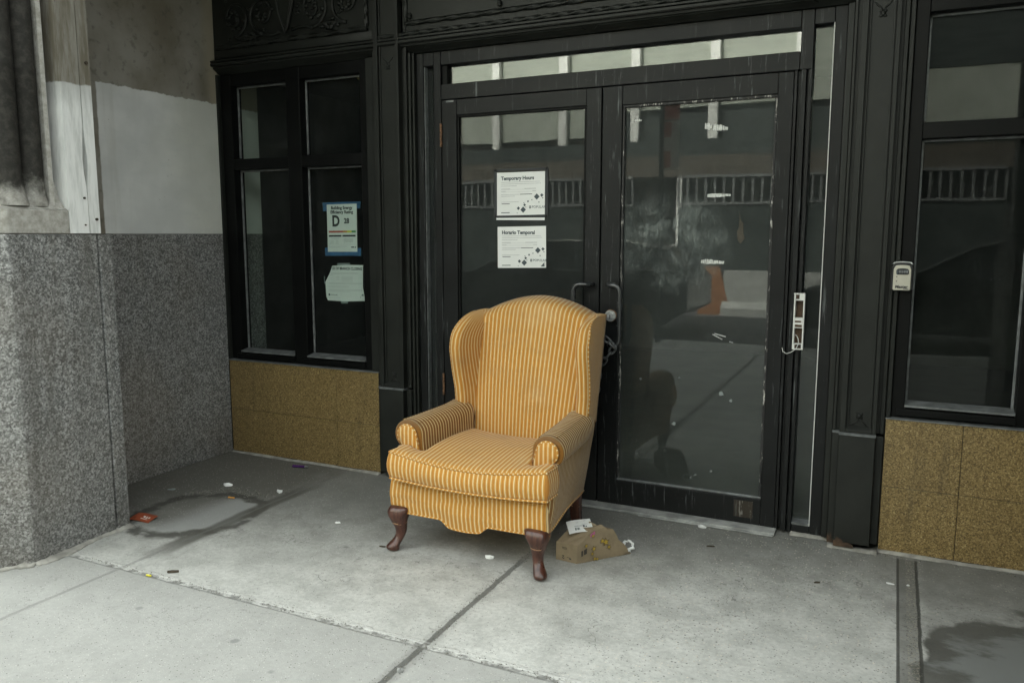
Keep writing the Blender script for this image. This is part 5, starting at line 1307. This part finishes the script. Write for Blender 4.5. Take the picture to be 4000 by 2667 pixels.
from_px = None
scrap("paper_scrap", "folded white scrap on the ground under the armchair front", "paper scrap", -1.478, -0.79, 0.022, 0.014, 0.012, 'paper', 0.1, 1)
scrap("paper_scrap", "small white scrap on the slab left of the armchair", "paper scrap", -2.32, -0.735, 0.013, 0.010, 0.006, 'paper', 0.2, 2)
scrap("paper_scrap", "white crumpled wrapper with blue marks in the left recess corner", "paper scrap", -3.215, -0.535, 0.028, 0.016, 0.016, 'paper', 0.5, 3)
scrap("paper_scrap", "torn white scrap on the dirt ridge in the left recess", "paper scrap", -2.885, -0.50, 0.026, 0.012, 0.012, 'paper', -0.5, 4)
scrap("paper_scrap", "grey flat scrap close to the granite foot in the left recess", "paper scrap", -3.44, -0.72, 0.022, 0.012, 0.005, 'clear', 0.4, 5)
scrap("paper_scrap", "white scrap standing on the door threshold beside the right door", "paper scrap", -0.745, -0.045, 0.020, 0.010, 0.012, 'paper', -0.2, 6)
scrap("paper_scrap", "flat pale flake on the double groove at the right", "paper scrap", 0.055, -0.335, 0.020, 0.010, 0.003, 'paper', -0.2, 7)
scrap("paper_scrap", "tiny white scrap within the double groove at the right", "paper scrap", 0.118, -0.325, 0.008, 0.006, 0.004, 'paper', 0.0, 8)
scrap("pebble", "white pebble in the dark slab joint near the bottom of the picture", "pebble", -1.330, -1.70, 0.012, 0.010, 0.010, 'sill', 0.0, 9)
scrap("dark_leaf", "black crumpled leaf under the left front foot of the armchair", "leaf", -1.960, -0.885, 0.016, 0.007, 0.003, 'twig', 0.25, 10)
scrap("dark_leaf", "dry brown leaf scrap beside the slab crossing on the left", "leaf", -2.575, -1.478, 0.030, 0.009, 0.010, 'twig', 0.5, 11)
scrap("dark_leaf", "dark scrap on the slab right of the armchair", "leaf", -0.205, -0.45, 0.014, 0.006, 0.006, 'twig', 0.6, 12)
scrap("dark_leaf", "dark twig scrap on the slab below the right door", "leaf", -0.66, -0.26, 0.020, 0.005, 0.005, 'twig', 0.4, 13)
butt("orange cigarette end on the dirt ridge in the left recess", -3.045, -0.685, 0.036, 0.004, 0.15)
butt("yellow plastic bit on the slab joint left of the armchair", -2.63, -1.545, 0.022, 0.004, 0.1, 'yel', "plastic_bit", "plastic bit")
t = thing("lighter", "purple plastic lighter lying in the left recess corner", "lighter", (-3.09, -0.10, 0))
mb = MB(); mb.tube([(-3.135, -0.112, 0.009), (-3.13, -0.111, 0.009), (-3.06, -0.092, 0.009)], [0.006, 0.008, 0.008], 12); mb.build("lighter_body", M['purple'], t, True, angle=40)
mb = MB(); mb.tube([(-3.059, -0.0917, 0.009), (-3.040, -0.087, 0.009)], [0.0075, 0.005], 10); mb.build("lighter_head", M['steel'], t)
sheet_on("snack_wrapper", "orange red wrapper with white script peeking out behind the granite corner", "wrapper", (-3.195, -1.10, 0.010), (1, 0.15, 0), (0.1, 1, 0.15), 0.115, 0.07, 'wrap', 0.004, 6,
         [("script_print", 'white', [(0.50, 0.60, 0.52, 0.60), (0.56, 0.60, 0.40, 0.60), (0.62, 0.74, 0.40, 0.46), (0.66, 0.70, 0.40, 0.62), (0.76, 0.82, 0.44, 0.60), (0.48, 0.80, 0.26, 0.30)])])
# fine grit: nobody could count it
mb = MB(); rg = random.Random(11)
def grain(x, y, r):
    z = r * 0.4; a = rg.uniform(0, 6.28); p = [Vector((x + r * cos(a + k * 2.09) * rg.uniform(.6, 1.2), y + r * sin(a + k * 2.09) * rg.uniform(.6, 1.2), 0.0012)) for k in range(3)]
    t_ = Vector((x, y, 0.0012 + r * rg.uniform(0.5, 1.0)))
    for k in range(3): mb.face([p[k], p[(k + 1) % 3], t_])
for _ in range(520):
    t = rg.random(); y = -1.9 + 1.25 * t; grain(-1.345 + rg.gauss(0, 0.010 + 0.012 * (1 - t)), y, rg.uniform(0.0012, 0.0036))
for _ in range(420):
    x = rg.uniform(-3.0, -0.7); grain(x, -1.530 + rg.gauss(0, 0.010), rg.uniform(0.0012, 0.004))
for _ in range(420):
    t = rg.random(); grain(-3.32 + 0.48 * t + rg.gauss(0, 0.02), -0.78 + 0.36 * t + 0.08 * sin(t * 6) + rg.gauss(0, 0.03), rg.uniform(0.0015, 0.006))
for _ in range(420):
    grain(0.125 + rg.gauss(0, 0.016), rg.uniform(-1.2, -0.06), rg.uniform(0.001, 0.0032))
for _ in range(260):
    grain(rg.uniform(-0.6, 1.0), -0.02 - abs(rg.gauss(0, 0.02)), rg.uniform(0.0012, 0.004))
for _ in range(500):
    grain(rg.uniform(-3.0, 0.9), rg.uniform(-2.4, -0.05), rg.uniform(0.001, 0.0028))
tag(mb.build("grit", M['grit']), "grit and dirt along the slab joints and at the foot of the walls", "grit", kind="stuff")

# ------------------------------------------------------------------ the other side of the street, seen in the glass
t = thing("sidewalk_shed", "pale panelled builders' screen with white posts across the road, mirrored in the door glass", "builders' screen", (-5, -16.4, 0))
mb = MB(); mb.box(-22, -7.3, -16.6, -16.2, 3.85, 7.6); mb.build("pale_screen", M['pale'], t)
mb = MB(); mb.box(-7.29, -0.3, -16.6, -16.2, 4.45, 7.6); mb.build("pale_screen", M['pale'], t)
mb = MB(); mb.box(-0.29, 16, -16.6, -16.25, 3.7, 4.93); mb.build("pale_screen", M['pale'], t)
mb = MB(); mb.box(-0.29, 16, -16.6, -16.22, 4.94, 8.2); mb.build("dark_screen", M['hoard'], t)
for k in range(11):
    x = -21.7 + 1.95 * k; mb = MB(); mb.box(x - 0.11, x + 0.11, -16.19, -16.02, 3.3, 7.9, 0.01); mb.build("screen_post", M['post'], t)
mb = MB(); mb.box(-22, 16, -16.5, -15.9, 2.9, 3.65); mb.box(-7.29, -0.3, -16.62, -16.3, 3.6, 4.44); mb.build("shed_beam", M['hoard'], t)
mb = MB(); mb.box(-22, 16, -17.6, -17.0, 0.0, 2.9); mb.build("hoarding", M['hoard'], t)
mb = MB(); mb.box(-22, 16, -15.89, -15.7, 2.75, 3.25); mb.build("timber_beam", M['beam'], t)
for k in range(9):
    mb = MB(); mb.box(-20.5 + 3.9 * k, -20.38 + 3.9 * k, -15.85, -15.73, 0.0, 2.74); mb.build("shed_leg", M['post'], t)
for k, (x_, z_, w_, h_) in enumerate(((-9.2, 1.9, 0.9, 0.6), (-6.1, 2.0, 0.6, 0.8), (-3.1, 2.05, 0.5, 0.35), (1.1, 2.0, 0.8, 0.5))):
    mb = MB(); mb.box(x_, x_ + w_, -16.99, -16.96, z_, z_ + h_); mb.build("pale_board", M['rail'], t)
t = thing("far_building", "brown building across the road above the pale screen, mirrored in the glass", "building", (-4, -18, 0))
mb = MB(); mb.box(-30, 0.5, -24, -18.0, 0.0, 10.0); mb.build("wall", M['farwall'], t)
for k in range(9):
    x = -28 + 3.2 * k; mb = MB(); mb.box(x, x + 1.6, -17.99, -17.9, 7.9, 9.3); mb.build("window", M['farglass'], t)
t = thing("added_tower", "dark building added across the road at the right to hold back light", "building", (12, -18, 0))
mb = MB(); mb.box(0.6, 30, -24, -18.0, 0.0, 11.0); mb.build("wall", M['tower'], t)  # added to block sky on the right; dark so little light bounces back
for r_ in range(1):
    for k in range(9):
        x = 1.6 + 3.1 * k; z = 8.4 + 3.2 * r_; mb = MB(); mb.box(x, x + 1.9, -17.99, -17.9, z, z + 1.9); mb.build("window", M['farglass'], t)
t = thing("dark_shed", "dark green street shed with a white railing, mirrored in the right door glass", "street shed", (-3, -12.2, 0))
mb = MB(); mb.box(-11, -4.9, -12.9, -12.1, -0.14, 1.90, 0.02); mb.box(-3.95, 5.5, -12.9, -12.1, -0.14, 1.90, 0.02); mb.build("shed_body", M['hoard'], t)
for a, b in ((-11, -4.9), (-3.95, -2.2), (-2.1, 1.6), (1.7, 5.5)):
    mb = MB(); mb.box(a, b, -12.14, -12.06, 2.46, 2.52); mb.box(a, b, -12.14, -12.06, 1.93, 1.98)
    n = int((b - a) / 0.16)
    for k in range(n + 1):
        x = a + (b - a) * k / n; mb.box(x - 0.022, x + 0.022, -12.12, -12.08, 1.98, 2.44)
    mb.build("railing", M['rail'], t)
for k, (a, b) in enumerate(((-2.9, -0.25), (-0.2, 2.45))):
    mb = MB(); mb.prism([(-11.75, -0.14), (-11.75, 0.0), (-11.6, 0.12), (-11.55, 0.68), (-11.40, 0.68), (-11.35, 0.12), (-11.2, 0.0), (-11.2, -0.14)], 'x', a, b)
    tag(mb.build("road_barrier", M['conc2']), ("grey concrete road barrier beside the orange panel across the road", "grey concrete road barrier second from the orange panel across the road")[k], "road barrier", "concrete road barriers across the road")
mb = MB(); mb.prism([(-3.35, -0.14), (-2.72, -0.14), (-2.98, 0.75), (-3.30, 0.75)], 'y', -11.45, -11.35); tag(mb.build("orange_panel", M['orange']), "orange plastic barrier panel across the road, mirrored in the right door", "barrier panel")

CAR = thing("parked_car", "black car parked at the kerb, mirrored in the door glass", "car", (-5.0, -8.2, -0.14))
mb = MB(); side_ = [(-7.40, 0.30), (-7.38, 0.55), (-6.95, 0.68), (-6.15, 0.78), (-5.98, 0.80), (-2.75, 0.84), (-2.62, 0.70), (-2.62, 0.28), (-2.9, 0.12), (-7.2, 0.12)]
def ringcar(k, y): return [(x, y, z * 1.0) for x, z in side_]
mb.loft([[(x * 0.985 - 5 * 0.015, -7.42, 0.12 + (z - 0.12) * 0.9) for x, z in side_], [(x, -7.32 - 0.06, z) for x, z in side_], [(x, -7.6, z + 0.02) for x, z in side_], [(x, -8.8, z + 0.02) for x, z in side_], [(x, -9.0, z) for x, z in side_]])
body = mb.build("body", M['carpaint'], CAR, True, angle=35)
mb = MB(); cab_ = [(-6.05, 0.80), (-5.25, 1.20), (-4.6, 1.26), (-3.7, 1.25), (-2.95, 1.12), (-2.72, 0.85)]
mb.loft([[(x, -7.50, z) if k in (0, 5) else (x, -7.66, z) for k, (x, z) in enumerate(cab_)], [(x, -8.9, z) if k in (0, 5) else (x, -8.74, z) for k, (x, z) in enumerate(cab_)]]); mb.build("cabin_glass", M['carglass'], CAR)
mb = MB(); mb.loft([[(x, -7.62, z + 0.012), (x, -7.70, z + 0.035), (x, -8.70, z + 0.035), (x, -8.78, z + 0.012)] for x, z in cab_[1:5]]); mb.build("roof", M['carpaint'], CAR, True, angle=40)
mb = MB()
for a, b in (((-6.05, -7.49, 0.81), (-5.25, -7.64, 1.215)), ((-4.35, -7.53, 0.83), (-4.4, -7.64, 1.25)), ((-2.95, -7.62, 1.12), (-2.72, -7.49, 0.86))): mb.tube([a, b], 0.03, 6)
mb.build("pillar", M['alu'], CAR)
for x in (-6.55, -3.5):
    for y in (-7.45, -8.93):
        mb = MB(); mb.cyl((x, y, 0.19), 0.33, 0.2, 'y', 28); wv = mb.build("wheel", M['tyre'], CAR, True, angle=40)
        mb = MB(); mb.cyl((x, y + 0.02, 0.19), 0.21, 0.19, 'y', 20); mb.build("rim", M['alu'], wv)
CAR['group'] = "cars parked along the near kerb"
car2 = CAR.copy(); COL.objects.link(car2); car2.location.x += 6.2
car2['label'] = "second black car parked at the kerb, mirrored in the right shop window"
for ch_ in list(CAR.children):
    c_ = ch_.copy(); COL.objects.link(c_); c_.parent = car2
    for gc in ch_.children:
        d_ = gc.copy(); COL.objects.link(d_); d_.parent = c_
CAR['label'] = "black car parked at the kerb, mirrored in the left door glass"
t = thing("parking_sign", "red and white parking sign on a kerb pole, mirrored in the right door", "parking sign", (-2.7, -6.0, 0))
mb = MB(); mb.tube([(-2.66, -6.0, 0), (-2.66, -6.0, 3.1)], 0.032, 10); mb.build("pole", M['hoard'], t)
mb = MB(); mb.box(-2.62, -2.44, -5.99, -5.98, 2.15, 2.72); pl = mb.build("plate", M['white'], t)
mb = MB(); mb.box(-2.62, -2.44, -5.9795, -5.975, 2.74, 3.02); mb.build("plate", M['red'], t)
mb = MB(); mb.box(-2.62, -2.535, -5.9795, -5.977, 2.53, 2.71); mb.box(-2.62, -2.54, -5.9795, -5.977, 2.17, 2.37)
mb.build("red_print", M['red'], pl)
